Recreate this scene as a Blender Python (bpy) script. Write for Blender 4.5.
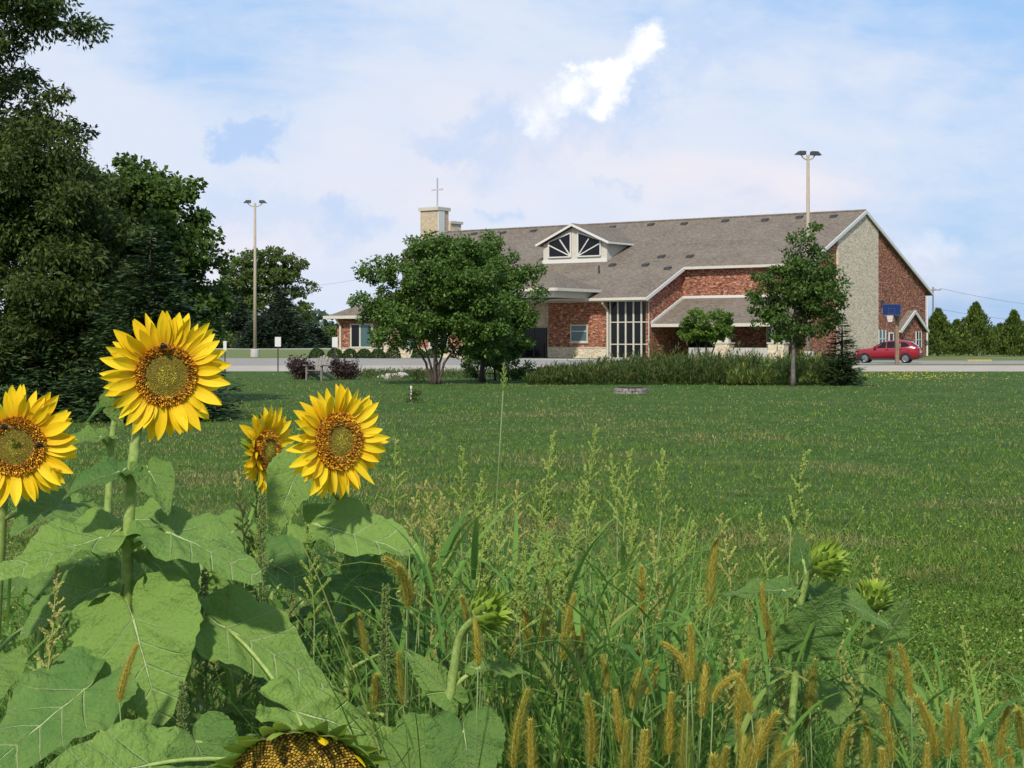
import bpy, bmesh, math, random
import numpy as np
from mathutils import Vector, Matrix, Euler

random.seed(7)
RNG = np.random.default_rng(11)
R = math.radians
scene = bpy.context.scene
for o in list(bpy.data.objects):
    bpy.data.objects.remove(o)
COL = scene.collection

# ------------------------------------------------------------------ camera, world, sun, exposure
F = 1600.0                      # focal length in pixels of the 1024 wide picture
EYE = 1.5
HZ = 342.0                      # horizon row
cam_d = bpy.data.cameras.new('camera')
cam = bpy.data.objects.new('camera', cam_d); COL.objects.link(cam)
cam.location = (0, 0, EYE); cam.rotation_euler = (R(90), 0, 0)
cam_d.sensor_width = 36.0; cam_d.lens = 36.0 * F / 1024.0
cam_d.shift_y = -(384.0 - HZ) / 1024.0
cam_d.clip_start = 0.05; cam_d.clip_end = 6000
scene.camera = cam

SUN_EL = R(41)
SUN_XY = Vector((-0.20, -0.98)).normalized()
SUN_DIR = Vector((SUN_XY.x * math.cos(SUN_EL), SUN_XY.y * math.cos(SUN_EL), math.sin(SUN_EL)))
sl = bpy.data.lights.new('sun', 'SUN'); sl.energy = 3.3; sl.angle = R(2.5); sl.color = (1.0, 0.94, 0.84)
so = bpy.data.objects.new('sun', sl); COL.objects.link(so)
so.rotation_euler = SUN_DIR.to_track_quat('Z', 'Y').to_euler()
so.location = SUN_DIR * 60
scene.view_settings.view_transform = 'Standard'
scene.view_settings.look = 'None'
scene.view_settings.gamma = 1.0
scene.view_settings.use_curve_mapping = False
scene.view_settings.exposure = 0.43
try:
    scene.cycles.max_bounces = 6; scene.cycles.diffuse_bounces = 3; scene.cycles.glossy_bounces = 2
    scene.cycles.transmission_bounces = 4; scene.cycles.transparent_max_bounces = 6
    scene.cycles.use_adaptive_sampling = True
except Exception:
    pass


class E:
    """a node socket with arithmetic"""
    tree = None

    def __init__(s, sock): s.s = sock

    @staticmethod
    def op(o, *a, clamp=False):
        n = E.tree.nodes.new('ShaderNodeMath'); n.operation = o; n.use_clamp = clamp
        for i, v in enumerate(a):
            if isinstance(v, E): E.tree.links.new(v.s, n.inputs[i])
            else: n.inputs[i].default_value = v
        return E(n.outputs[0])

    def __add__(a, b): return E.op('ADD', a, b)
    __radd__ = __add__
    def __sub__(a, b): return E.op('SUBTRACT', a, b)
    def __rsub__(a, b): return E.op('SUBTRACT', b, a)
    def __mul__(a, b): return E.op('MULTIPLY', a, b)
    __rmul__ = __mul__
    def __truediv__(a, b): return E.op('DIVIDE', a, b)
    def abs(a): return E.op('ABSOLUTE', a)
    def max(a, b): return E.op('MAXIMUM', a, b)
    def min(a, b): return E.op('MINIMUM', a, b)
    def fract(a): return E.op('FRACT', a)
    def sqrt(a): return E.op('SQRT', a)
    def clamp(a): return E.op('ADD', a, 0.0, clamp=True)

    def smooth(a, lo, hi):
        n = E.tree.nodes.new('ShaderNodeMapRange'); n.interpolation_type = 'SMOOTHSTEP'
        E.tree.links.new(a.s, n.inputs[0])
        n.inputs[1].default_value = lo; n.inputs[2].default_value = hi
        return E(n.outputs[0])


def combine(x, y, z=0.0):
    n = E.tree.nodes.new('ShaderNodeCombineXYZ')
    for i, v in enumerate((x, y, z)):
        if isinstance(v, E): E.tree.links.new(v.s, n.inputs[i])
        else: n.inputs[i].default_value = v
    return n.outputs[0]


def noise(vec, scale, detail=3.0, rough=0.55, dist=0.0):
    n = E.tree.nodes.new('ShaderNodeTexNoise')
    n.inputs['Scale'].default_value = scale; n.inputs['Detail'].default_value = detail
    n.inputs['Roughness'].default_value = rough; n.inputs['Distortion'].default_value = dist
    if vec is not None: E.tree.links.new(vec, n.inputs['Vector'])
    return E(n.outputs[0])


def mixc(f, a, b):
    n = E.tree.nodes.new('ShaderNodeMix'); n.data_type = 'RGBA'
    for i, v in ((0, f), (6, a), (7, b)):
        if isinstance(v, E): E.tree.links.new(v.s, n.inputs[i])
        elif hasattr(v, 'is_linked'): E.tree.links.new(v, n.inputs[i])
        elif isinstance(v, (int, float)): n.inputs[i].default_value = v
        else: n.inputs[i].default_value = (*v, 1) if len(v) == 3 else v
    return n.outputs[2]


def make_world():
    w = bpy.data.worlds.new('World'); scene.world = w; w.use_nodes = True
    nt = w.node_tree; nt.nodes.clear(); E.tree = nt
    sky = nt.nodes.new('ShaderNodeTexSky'); sky.sky_type = 'NISHITA'; sky.sun_disc = False
    sky.sun_elevation = SUN_EL; sky.sun_rotation = math.atan2(SUN_XY.x, SUN_XY.y)
    sky.air_density = 1.0; sky.dust_density = 1.6; sky.ozone_density = 1.3
    tc = nt.nodes.new('ShaderNodeTexCoord')
    sp = nt.nodes.new('ShaderNodeSeparateXYZ'); nt.links.new(tc.outputs['Generated'], sp.inputs[0])
    x, y, z = (E(sp.outputs[i]) for i in range(3))
    ya = y.abs().max(0.15)
    u = x / ya; v = z / ya
    K = 10.0
    # thin high veil : long soft streaks
    vec = combine(u * 1.0, v * 2.6, y * 0.3)
    n1 = noise(vec, 3.2, 6, 0.6, 0.6)
    n2 = noise(combine(u * 1.4 + v * 0.9, v * 5.0, 2.3), 6.0, 5, 0.6, 0.4)
    n4 = noise(combine(u * 2.0, v * 3.2, 7.3), 11.0, 6, 0.6, 0.3)
    right = (u + v * 0.35).smooth(0.02, 0.36)
    corner = ((u + 0.17).abs() * 1.6 + (v - 0.2).abs() * 2.2).smooth(0.30, 0.04)
    low = v.smooth(0.10, 0.015)
    top = v.smooth(0.12, 0.215)
    veil = (n1 * 0.85 + n2 * 0.45 + 0.33 - right * 0.29 - corner * 0.26 - low * 0.10 - top * 0.25 + (n4 - 0.5) * 0.40)
    veil = veil.smooth(0.30, 0.95)
    pink = noise(combine(u * 1.0, v * 3.0, 5.0), 4.0, 3, 0.5).smooth(0.42, 0.66) * v.smooth(0.20, 0.10)
    white = mixc(pink, (0.66 * K, 0.725 * K, 0.85 * K), (0.79 * K, 0.76 * K, 0.82 * K))
    blue = mixc(0.72, sky.outputs[0], (0.33 * K, 0.565 * K, 0.93 * K))
    c = mixc(veil, blue, white)
    wob = noise(combine(u, v, 0.0), 16.0, 7, 0.66)
    wob2 = noise(combine(u, v, 4.0), 16.0, 7, 0.66)
    uu = u + (wob - 0.5) * 0.062; vv = v + (wob2 - 0.5) * 0.062
    grain = noise(combine(u * 1.0 - v * 0.5, v * 1.0 + u * 0.5, 9.0), 34.0, 6, 0.66)

    def capsule(ax, ay, bx, by):
        ax, bx = (ax - 512) / F, (bx - 512) / F; ay, by = (HZ - ay) / F, (HZ - by) / F
        dx, dy = bx - ax, by - ay; L2 = dx * dx + dy * dy
        t = (((uu - ax) * dx + (vv - ay) * dy) / L2).clamp()
        ex = uu - (t * dx + ax); ey = vv - (t * dy + ay)
        return (ex * ex + ey * ey).sqrt(), t

    def puff(ax, ay, bx, by, r, soft, gain):
        d, t = capsule(ax, ay, bx, by)
        den = (1.0 - d / r) + (grain - 0.5) * gain
        return den.smooth(0.0, soft), t
    # blue grey fringe under the bright cloud, little grey clouds
    for (ax, ay, bx, by, r, soft, k) in ((480, 152, 640, 110, 0.032, 1.3, 0.5), (640, 92, 715, 44, 0.020, 1.2, 0.5), (224, 150, 270, 138, 0.0150, 0.7, 0.95), (478, 211, 524, 212, 0.006, 1.4, 0.6),
                                         (590, 184, 630, 190, 0.005, 1.4, 0.4), (425, 150, 510, 112, 0.016, 0.9, 0.45), (225, 205, 340, 225, 0.022, 1.0, 0.35), (330, 215, 380, 222, 0.012, 1.0, 0.4)):
        m, _ = puff(ax, ay, bx, by, r, soft, 2.4)
        c = mixc(m * k, c, (0.44 * K, 0.59 * K, 0.85 * K))
    m1, t1 = puff(535, 122, 596, 84, 0.0170, 1.10, 1.9)
    m2, t2 = puff(604, 106, 662, 40, 0.0148, 1.05, 1.8)
    m3, _ = puff(585, 70, 604, 78, 0.010, 0.8, 1.4)
    m = (m1 * (t1 * 0.35 + 0.65)).max(m2).max(m3)
    c = mixc(m, c, mixc(grain.smooth(0.35, 0.6), (0.86 * K, 0.89 * K, 0.95 * K), (1.04 * K, 1.03 * K, 1.01 * K)))
    m4, _ = puff(895, 252, 950, 250, 0.014, 1.0, 1.6)
    c = mixc(m4 * 0.5, c, (0.80 * K, 0.82 * K, 0.9 * K))
    bg = nt.nodes.new('ShaderNodeBackground'); bg.inputs[1].default_value = 0.083
    nt.links.new(c, bg.inputs[0])
    out = nt.nodes.new('ShaderNodeOutputWorld'); nt.links.new(bg.outputs[0], out.inputs[0])


make_world()

# ------------------------------------------------------------------ materials
MATS = {}


def mat(name, rough=0.7, spec=0.3, metal=0.0):
    m = bpy.data.materials.new(name); m.use_nodes = True
    nt = m.node_tree; E.tree = nt
    b = nt.nodes['Principled BSDF']
    b.inputs['Roughness'].default_value = rough
    b.inputs['Metallic'].default_value = metal
    b.inputs['Specular IOR Level'].default_value = spec
    MATS[name] = m
    return m, nt, b


def setc(nt, b, c):
    if hasattr(c, 'is_linked'): nt.links.new(c, b.inputs['Base Color'])
    else: b.inputs['Base Color'].default_value = (*c, 1)


def bump(nt, b, h, strength=0.4, dist=0.01):
    n = nt.nodes.new('ShaderNodeBump'); n.inputs['Strength'].default_value = strength
    n.inputs['Distance'].default_value = dist
    nt.links.new(h.s, n.inputs['Height']); nt.links.new(n.outputs[0], b.inputs['Normal'])


def coord(kind='Object'):
    n = E.tree.nodes.new('ShaderNodeTexCoord')
    return n.outputs[kind]


def position():
    n = E.tree.nodes.new('ShaderNodeNewGeometry'); return n.outputs['Position']


def island():
    n = E.tree.nodes.new('ShaderNodeNewGeometry'); return E(n.outputs['Random Per Island'])


def plain(name, a, b2=None, rough=0.7, scale=6.0, spec=0.3, metal=0.0, bmp=0.0, kind='Object'):
    m, nt, b = mat(name, rough, spec, metal)
    if b2 is None: b2 = tuple(x * 0.8 for x in a)
    n = noise(coord(kind), scale, 5, 0.6)
    setc(nt, b, mixc(n.smooth(0.3, 0.7), a, b2))
    if bmp: bump(nt, b, noise(coord(kind), scale * 4, 4, 0.6), bmp, 0.02)
    return m


def leafy(name, a, b2, tip=None, rough=0.55, trans=0.28, spec=0.25, patch=None, patch_scale=0.4, each=None):
    """foliage: each leaf (mesh island) has its own shade between a and b2; part of the light passes through"""
    m, nt, b = mat(name, rough, spec)
    r = island()
    c = mixc(r, a, b2)
    if tip is not None:
        c = mixc(r.smooth(0.86, 0.98), c, tip)
    if each is not None:
        oi = nt.nodes.new('ShaderNodeObjectInfo'); c = mixc(E(oi.outputs['Random']).smooth(0.35, 1.0) * 0.8, c, each)
    if patch is not None:
        ps = position()
        pm = noise(ps, patch_scale, 6, 0.70, 0.5).smooth(0.48, 0.60).max(noise(ps, patch_scale * 5.5, 4, 0.65).smooth(0.55, 0.66) * 0.75)
        c = mixc(pm * (r * 0.7 + 0.3) * 0.85, c, patch)
        c = mixc(noise(ps, 1.3, 4, 0.65).smooth(0.50, 0.68) * 0.55, c, tuple(q * 0.45 for q in a))
    setc(nt, b, c)
    tr = nt.nodes.new('ShaderNodeBsdfTranslucent')
    mx = nt.nodes.new('ShaderNodeMixShader'); mx.inputs[0].default_value = trans
    hs = nt.nodes.new('ShaderNodeHueSaturation'); hs.inputs['Value'].default_value = 1.25
    hs.inputs['Hue'].default_value = 0.485
    nt.links.new(c, hs.inputs['Color']); nt.links.new(hs.outputs[0], tr.inputs[0])
    nt.links.new(b.outputs[0], mx.inputs[1]); nt.links.new(tr.outputs[0], mx.inputs[2])
    nt.links.new(mx.outputs[0], nt.nodes['Material Output'].inputs[0])
    return m


def brickmat(name, c1, c2, mortar, bw, bh, blotch, k=1.0):
    m, nt, b = mat(name, 0.85, 0.2)
    sp = nt.nodes.new('ShaderNodeSeparateXYZ'); nt.links.new(coord(), sp.inputs[0])
    x, y, z = (E(sp.outputs[i]) for i in range(3))
    h = x + y
    br = nt.nodes.new('ShaderNodeTexBrick')
    br.inputs['Scale'].default_value = 1.0; br.inputs['Brick Width'].default_value = bw
    br.inputs['Row Height'].default_value = bh; br.inputs['Mortar Size'].default_value = 0.014
    br.inputs['Color1'].default_value = (*c1, 1); br.inputs['Color2'].default_value = (*c2, 1)
    br.inputs['Mortar'].default_value = (*mortar, 1); br.inputs['Bias'].default_value = 0.0
    nt.links.new(combine(h, z), br.inputs['Vector'])
    c = br.outputs[0]
    # groups of off-colour bricks
    for i, (col, lo, hi) in enumerate(blotch):
        n = noise(combine(h * 1.4 * k, z * 3.2 * k, 3.1 * i), 1.5, 3, 0.75)
        c = mixc(n.smooth(lo, hi), c, col)
    setc(nt, b, c)
    return m


def build_materials():
    brickmat('red_brick', (0.32, 0.105, 0.052), (0.17, 0.052, 0.030), (0.20, 0.13, 0.10), 0.42, 0.16,
             [((0.47, 0.29, 0.18), 0.54, 0.585), ((0.085, 0.030, 0.024), 0.545, 0.595)], 1.25)
    brickmat('stone_cladding', (0.64, 0.53, 0.385), (0.47, 0.385, 0.275), (0.42, 0.36, 0.28), 0.5, 0.2,
             [((0.68, 0.60, 0.47), 0.54, 0.60), ((0.32, 0.265, 0.19), 0.55, 0.61)], 1.5)
    brickmat('tan_brick', (0.45, 0.35, 0.23), (0.34, 0.27, 0.19), (0.48, 0.42, 0.33), 0.45, 0.2,
             [((0.52, 0.42, 0.28), 0.58, 0.64)])
    m, nt, b = mat('shingles', 0.9, 0.15)
    sp = nt.nodes.new('ShaderNodeSeparateXYZ'); nt.links.new(coord(), sp.inputs[0])
    x, y, z = (E(sp.outputs[i]) for i in range(3))
    br = nt.nodes.new('ShaderNodeTexBrick'); br.inputs['Scale'].default_value = 1.0
    br.inputs['Brick Width'].default_value = 0.5; br.inputs['Row Height'].default_value = 0.3
    br.inputs['Mortar Size'].default_value = 0.02
    br.inputs['Color1'].default_value = (0.180, 0.140, 0.102, 1); br.inputs['Color2'].default_value = (0.132, 0.104, 0.078, 1)
    br.inputs['Mortar'].default_value = (0.085, 0.075, 0.065, 1)
    nt.links.new(combine(x, y), br.inputs['Vector'])
    n = noise(coord(), 0.35, 4, 0.6)
    n2 = noise(coord(), 3.0, 3, 0.7)
    c = mixc(n.smooth(0.35, 0.7), br.outputs[0], (0.172, 0.142, 0.112))
    n3 = noise(combine(x * 1.0, y * 2.6, z * 2.6), 2.6, 3, 0.75)
    c = mixc(n2.smooth(0.5, 0.7) * 0.5, c, (0.23, 0.20, 0.165))
    c = mixc(n3.smooth(0.52, 0.6) * 0.55, c, (0.085, 0.073, 0.061))
    c = mixc(n3.smooth(0.46, 0.40) * 0.5, c, (0.245, 0.21, 0.17))
    setc(nt, b, c)
    plain('cream_trim', (0.52, 0.49, 0.41), (0.45, 0.42, 0.35), 0.6)
    plain('white_paint', (0.58, 0.56, 0.51), (0.55, 0.54, 0.51), 0.55)
    plain('stone_cap', (0.50, 0.46, 0.38), (0.42, 0.38, 0.31), 0.8)
    plain('concrete', (0.44, 0.42, 0.38), (0.36, 0.34, 0.31), 0.9, 1.0)
    plain('grey_metal', (0.30, 0.30, 0.29), (0.24, 0.24, 0.23), 0.45, metal=0.6)
    plain('pole_metal', (0.36, 0.30, 0.22), (0.30, 0.25, 0.185), 0.6)
    plain('cross_metal', (0.45, 0.46, 0.48), (0.38, 0.39, 0.41), 0.4)
    plain('dark_metal', (0.05, 0.05, 0.05), (0.035, 0.035, 0.035), 0.5)
    plain('old_wood', (0.25, 0.23, 0.21), (0.16, 0.145, 0.13), 0.85, 14)
    plain('brown_wood', (0.23, 0.16, 0.10), (0.16, 0.11, 0.07), 0.85, 5)
    plain('bark', (0.10, 0.075, 0.055), (0.055, 0.043, 0.033), 0.95, 9, bmp=0.6)
    plain('grey_bark', (0.17, 0.15, 0.13), (0.09, 0.08, 0.07), 0.95, 8, bmp=0.6)
    plain('field_stone', (0.50, 0.45, 0.38), (0.30, 0.27, 0.23), 0.9, 5, bmp=0.5)
    plain('pit_stone', (0.30, 0.26, 0.24), (0.15, 0.13, 0.12), 0.9, 7, bmp=0.5)
    plain('blue_panel', (0.008, 0.026, 0.105), (0.007, 0.022, 0.085), 0.35)
    plain('outline_blue', (0.06, 0.10, 0.24), None, 0.4)
    plain('net_white', (0.75, 0.75, 0.72), None, 0.8)
    plain('orange_metal', (0.55, 0.13, 0.03), None, 0.5)
    plain('yellow_paint', (0.42, 0.34, 0.12), (0.36, 0.29, 0.10), 0.7, 3)
    m, nt, b = mat('glass_dark', 0.08, 0.22); setc(nt, b, (0.008, 0.009, 0.011))
    m, nt, b = mat('glass_teal', 0.08, 0.5); setc(nt, b, (0.05, 0.10, 0.11))
    m, nt, b = mat('car_red', 0.22, 0.5); setc(nt, b, (0.22, 0.004, 0.012)); b.inputs['Coat Weight'].default_value = 0.4
    m, nt, b = mat('tyre_rubber', 0.85, 0.2); setc(nt, b, (0.018, 0.018, 0.018))
    m, nt, b = mat('car_trim', 0.5, 0.3); setc(nt, b, (0.03, 0.03, 0.032))
    m, nt, b = mat('alloy', 0.3, 0.5, 0.8); setc(nt, b, (0.28, 0.28, 0.29))
    m, nt, b = mat('tail_red', 0.15, 0.5); setc(nt, b, (0.32, 0.01, 0.01))
    m, nt, b = mat('lens_clear', 0.1, 0.5); setc(nt, b, (0.62, 0.63, 0.65))

    # ground sheets -------------------------------------------------
    m, nt, b = mat('lawn_soil', 0.95, 0.1)
    p = position()
    n = noise(p, 0.28, 5, 0.6); n2 = noise(p, 2.3, 5, 0.7); n3 = noise(p, 30.0, 3, 0.7)
    c = mixc(n2.smooth(0.35, 0.7), (0.036, 0.074, 0.013), (0.064, 0.118, 0.022))
    c = mixc(n.smooth(0.48, 0.72) * 0.45, c, (0.12, 0.135, 0.045))
    c = mixc(n3.smooth(0.55, 0.75) * 0.6, c, (0.020, 0.040, 0.010))
    setc(nt, b, c); bump(nt, b, n3, 0.8, 0.03)
    m, nt, b = mat('field_grass', 0.95, 0.1)
    n = noise(p2 := position(), 0.12, 5, 0.6); n2 = noise(p2, 1.4, 4, 0.7)
    c = mixc(n.smooth(0.35, 0.7), (0.115, 0.150, 0.045), (0.165, 0.175, 0.068))
    c = mixc(n2.smooth(0.5, 0.8) * 0.5, c, (0.085, 0.125, 0.035)); setc(nt, b, c)
    m, nt, b = mat('asphalt', 0.95, 0.04)
    p = position(); n = noise(p, 0.5, 5, 0.65); n2 = noise(p, 40, 2, 0.5)
    c = mixc(n.smooth(0.3, 0.75), (0.25, 0.228, 0.20), (0.33, 0.305, 0.27))
    c = mixc(n2.smooth(0.4, 0.7) * 0.3, c, (0.16, 0.155, 0.15)); setc(nt, b, c)
    m, nt, b = mat('gravel', 0.95, 0.04)
    p = position(); n = noise(p, 0.7, 5, 0.65); n2 = noise(p, 14, 3, 0.7)
    c = mixc(n.smooth(0.3, 0.75), (0.34, 0.295, 0.235), (0.45, 0.405, 0.335))
    c = mixc(n2.smooth(0.5, 0.75) * 0.5, c, (0.22, 0.20, 0.165)); setc(nt, b, c)

    # foliage --------------------------------------------------------
    leafy('locust_leaves', (0.0328, 0.0572, 0.0096), (0.0656, 0.0968, 0.0165), (0.1092, 0.1384, 0.0274))
    leafy('maple_leaves', (0.0382, 0.0781, 0.0117), (0.0788, 0.1356, 0.0190), (0.1399, 0.1953, 0.0328))
    leafy('crabapple_leaves', (0.0386, 0.0905, 0.0153), (0.0965, 0.1685, 0.0242), (0.1755, 0.2652, 0.0550))
    leafy('light_leaves', (0.0594, 0.1200, 0.0143), (0.1134, 0.1950, 0.0247), (0.1620, 0.2400, 0.0390))
    leafy('young_leaves', (0.040, 0.085, 0.014), (0.085, 0.150, 0.026), (0.13, 0.17, 0.04))
    leafy('spruce_needles', (0.0248, 0.0545, 0.0190), (0.0568, 0.0963, 0.0316), (0.0886, 0.1364, 0.0421), trans=0.1)
    leafy('far_leaves', (0.0508, 0.0924, 0.0204), (0.0953, 0.1386, 0.0288), (0.1525, 0.1584, 0.0424))
    leafy('far_spruce', (0.022, 0.042, 0.022), (0.045, 0.070, 0.034), trans=0.1)
    leafy('cedar_leaves', (0.0439, 0.0908, 0.0168), (0.1196, 0.1670, 0.0294), (0.1794, 0.2178, 0.0420), trans=0.12)
    leafy('wood_leaves', (0.0264, 0.0540, 0.0288), (0.0504, 0.0816, 0.0408), trans=0.1)
    leafy('boxwood_leaves', (0.0181, 0.0437, 0.0076), (0.0381, 0.0714, 0.0120), trans=0.15)
    leafy('purple_leaves', (0.040, 0.020, 0.024), (0.075, 0.040, 0.036), (0.05, 0.07, 0.03))
    leafy('prairie_leaves', (0.0373, 0.0713, 0.0135), (0.0894, 0.1265, 0.0224), (0.1242, 0.0633, 0.0224))
    leafy('goldenrod_leaves', (0.0688, 0.1250, 0.0250), (0.1375, 0.1875, 0.0375), (0.3250, 0.2875, 0.0375))
    leafy('lawn_blades', (0.0540, 0.1133, 0.0147), (0.1800, 0.2667, 0.0378), (0.3086, 0.2889, 0.0840), patch=(0.3857, 0.2722, 0.1260), patch_scale=0.23, trans=0.15, spec=0.04)
    leafy('clover_leaves', (0.0416, 0.1020, 0.0137), (0.1534, 0.2640, 0.0378), (0.3120, 0.3840, 0.1155), trans=0.12, spec=0.04, patch=(0.1690, 0.1800, 0.0525), patch_scale=0.23)
    leafy('yellow_blossom', (0.55, 0.42, 0.02), (0.65, 0.52, 0.03), trans=0.2)
    leafy('weed_blades', (0.0690, 0.1650, 0.0286), (0.1898, 0.3245, 0.0605), (0.2760, 0.2970, 0.0770), trans=0.35, rough=0.5, spec=0.12)
    leafy('weed_leaves', (0.0805, 0.1815, 0.0286), (0.1552, 0.2805, 0.0495), trans=0.35, spec=0.1)
    leafy('panicle_green', (0.1680, 0.2520, 0.0467), (0.3360, 0.4230, 0.0935), (0.4200, 0.3960, 0.1530), trans=0.2, spec=0.1)
    leafy('panicle_ripe', (0.25, 0.27, 0.06), (0.45, 0.43, 0.13), (0.46, 0.34, 0.16), trans=0.2, spec=0.1)
    leafy('foxtail_gold', (0.36, 0.30, 0.045), (0.58, 0.49, 0.085), (0.64, 0.58, 0.20), trans=0.25, spec=0.08, each=(0.32, 0.33, 0.06))
    leafy('pigweed_green', (0.10, 0.16, 0.04), (0.20, 0.25, 0.07), (0.28, 0.27, 0.09), trans=0.15)
    leafy('bract_green', (0.1470, 0.2500, 0.0300), (0.3150, 0.4100, 0.0450), trans=0.25)
    m, nt, b = mat('stem_green', 0.6, 0.3)
    n = noise(coord(), 60, 4, 0.7)
    n2 = noise(coord(), 5, 3, 0.7)
    c = mixc(n.smooth(0.35, 0.7), (0.20, 0.29, 0.065), (0.32, 0.40, 0.12))
    c = mixc(n2.smooth(0.55, 0.75) * 0.6, c, (0.20, 0.18, 0.07)); setc(nt, b, c); bump(nt, b, n, 0.5, 0.002)
    m, nt, b = mat('grass_stem', 0.55, 0.3)
    n = noise(coord(), 9, 3, 0.7)
    setc(nt, b, mixc(n, (0.09, 0.16, 0.04), (0.20, 0.24, 0.08)))

    # broad sunflower leaf with pale veins -----------------------------
    m, nt, b = mat('sunflower_leaf', 0.62, 0.12)
    sp = nt.nodes.new('ShaderNodeSeparateXYZ'); nt.links.new(coord('UV'), sp.inputs[0])
    ux, vy = E(sp.outputs[0]), E(sp.outputs[1])
    pn = noise(coord('Object'), 9, 4, 0.6)
    a = ux.abs() + (pn - 0.5) * 0.035
    q = vy - a * 0.95 + a * a * 0.55
    mid = (a + vy * 0.008).smooth(0.0135, 0.004)
    l = ((q * 4.6 + 0.5).fract() - 0.5).abs()
    wv = a.smooth(0.5, 0.0) * 0.045 + 0.028
    lat = E.op('SUBTRACT', 1.0, E.op('DIVIDE', l, wv), clamp=True) * q.smooth(-0.06, 0.0) * a.smooth(0.42, 0.22)
    vo = nt.nodes.new('ShaderNodeTexVoronoi'); vo.feature = 'DISTANCE_TO_EDGE'; vo.inputs['Scale'].default_value = 24
    nt.links.new(coord('UV'), vo.inputs['Vector'])
    net = E(vo.outputs['Distance']).smooth(0.05, 0.0)
    vein = (mid.max(lat * 0.75)).max(net * 0.12)
    oi = nt.nodes.new('ShaderNodeObjectInfo'); rnd = E(oi.outputs['Random'])
    c = mixc(rnd, (0.080, 0.178, 0.044), (0.190, 0.305, 0.062))
    c = mixc(pn.smooth(0.35, 0.75) * 0.6, c, (0.205, 0.305, 0.068))
    sp2 = noise(coord('Object'), 42, 3, 0.7).smooth(0.66, 0.76)
    c = mixc(sp2 * 0.6, c, (0.20, 0.16, 0.05))
    c = mixc(vein * 0.85, c, (0.50, 0.60, 0.27))
    setc(nt, b, c)
    bump(nt, b, vein * 0.5 + noise(coord('UV'), 13, 4, 0.6) * 1.2 + noise(coord('UV'), 5, 3, 0.6) * 1.6, 1.0, 0.008)
    tr = nt.nodes.new('ShaderNodeBsdfTranslucent'); mx = nt.nodes.new('ShaderNodeMixShader'); mx.inputs[0].default_value = 0.27
    hs = nt.nodes.new('ShaderNodeHueSaturation'); hs.inputs['Value'].default_value = 1.3; hs.inputs['Hue'].default_value = 0.48
    nt.links.new(c, hs.inputs['Color']); nt.links.new(hs.outputs[0], tr.inputs[0])
    nt.links.new(b.outputs[0], mx.inputs[1]); nt.links.new(tr.outputs[0], mx.inputs[2])
    nt.links.new(mx.outputs[0], nt.nodes['Material Output'].inputs[0])

    # petals: deeper orange at the base of the petal, fine long ribs
    m, nt, b = mat('petal_yellow', 0.55, 0.25)
    sp = nt.nodes.new('ShaderNodeSeparateXYZ'); nt.links.new(coord('UV'), sp.inputs[0])
    ux, vy = E(sp.outputs[0]), E(sp.outputs[1])
    oi = nt.nodes.new('ShaderNodeObjectInfo'); rnd = E(oi.outputs['Random'])
    rib = noise(combine(ux * 9.0, vy * 0.7, rnd * 30.0), 1.6, 3, 0.6)
    c = mixc(rnd, (0.92, 0.60, 0.010), (0.94, 0.70, 0.018))
    c = mixc(rib.smooth(0.45, 0.7) * 0.45, c, (0.80, 0.46, 0.008))
    c = mixc(vy.smooth(0.40, 0.0) * 0.7, c, (0.80, 0.38, 0.006))
    setc(nt, b, c); bump(nt, b, rib, 0.5, 0.002)
    tr = nt.nodes.new('ShaderNodeBsdfTranslucent'); mx = nt.nodes.new('ShaderNodeMixShader'); mx.inputs[0].default_value = 0.3
    nt.links.new(c, tr.inputs[0])
    nt.links.new(b.outputs[0], mx.inputs[1]); nt.links.new(tr.outputs[0], mx.inputs[2])
    nt.links.new(mx.outputs[0], nt.nodes['Material Output'].inputs[0])
    m, nt, b = mat('disc_florets', 0.7, 0.2)
    at = nt.nodes.new('ShaderNodeAttribute'); at.attribute_name = 'Col'
    r = island()
    hs = nt.nodes.new('ShaderNodeHueSaturation'); nt.links.new((r * 0.4 + 0.8).s, hs.inputs['Value'])
    nt.links.new(at.outputs['Color'], hs.inputs['Color']); setc(nt, b, hs.outputs[0])
    m, nt, b = mat('bee_fur', 0.9, 0.2)
    sp = nt.nodes.new('ShaderNodeSeparateXYZ'); nt.links.new(coord('Generated'), sp.inputs[0])
    setc(nt, b, mixc(E(sp.outputs[0]).smooth(0.62, 0.8), (0.012, 0.010, 0.008), (0.25, 0.15, 0.03)))
    m, nt, b = mat('bee_wing', 0.3, 0.4); setc(nt, b, (0.16, 0.14, 0.12))


build_materials()


# ------------------------------------------------------------------ mesh helpers
def P(px, py, D):
    return Vector(((px - 512) / F * D, D, EYE + (HZ - py) / F * D))


def G(px, D, z=0.0):
    return Vector(((px - 512) / F * D, D, z))


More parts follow.
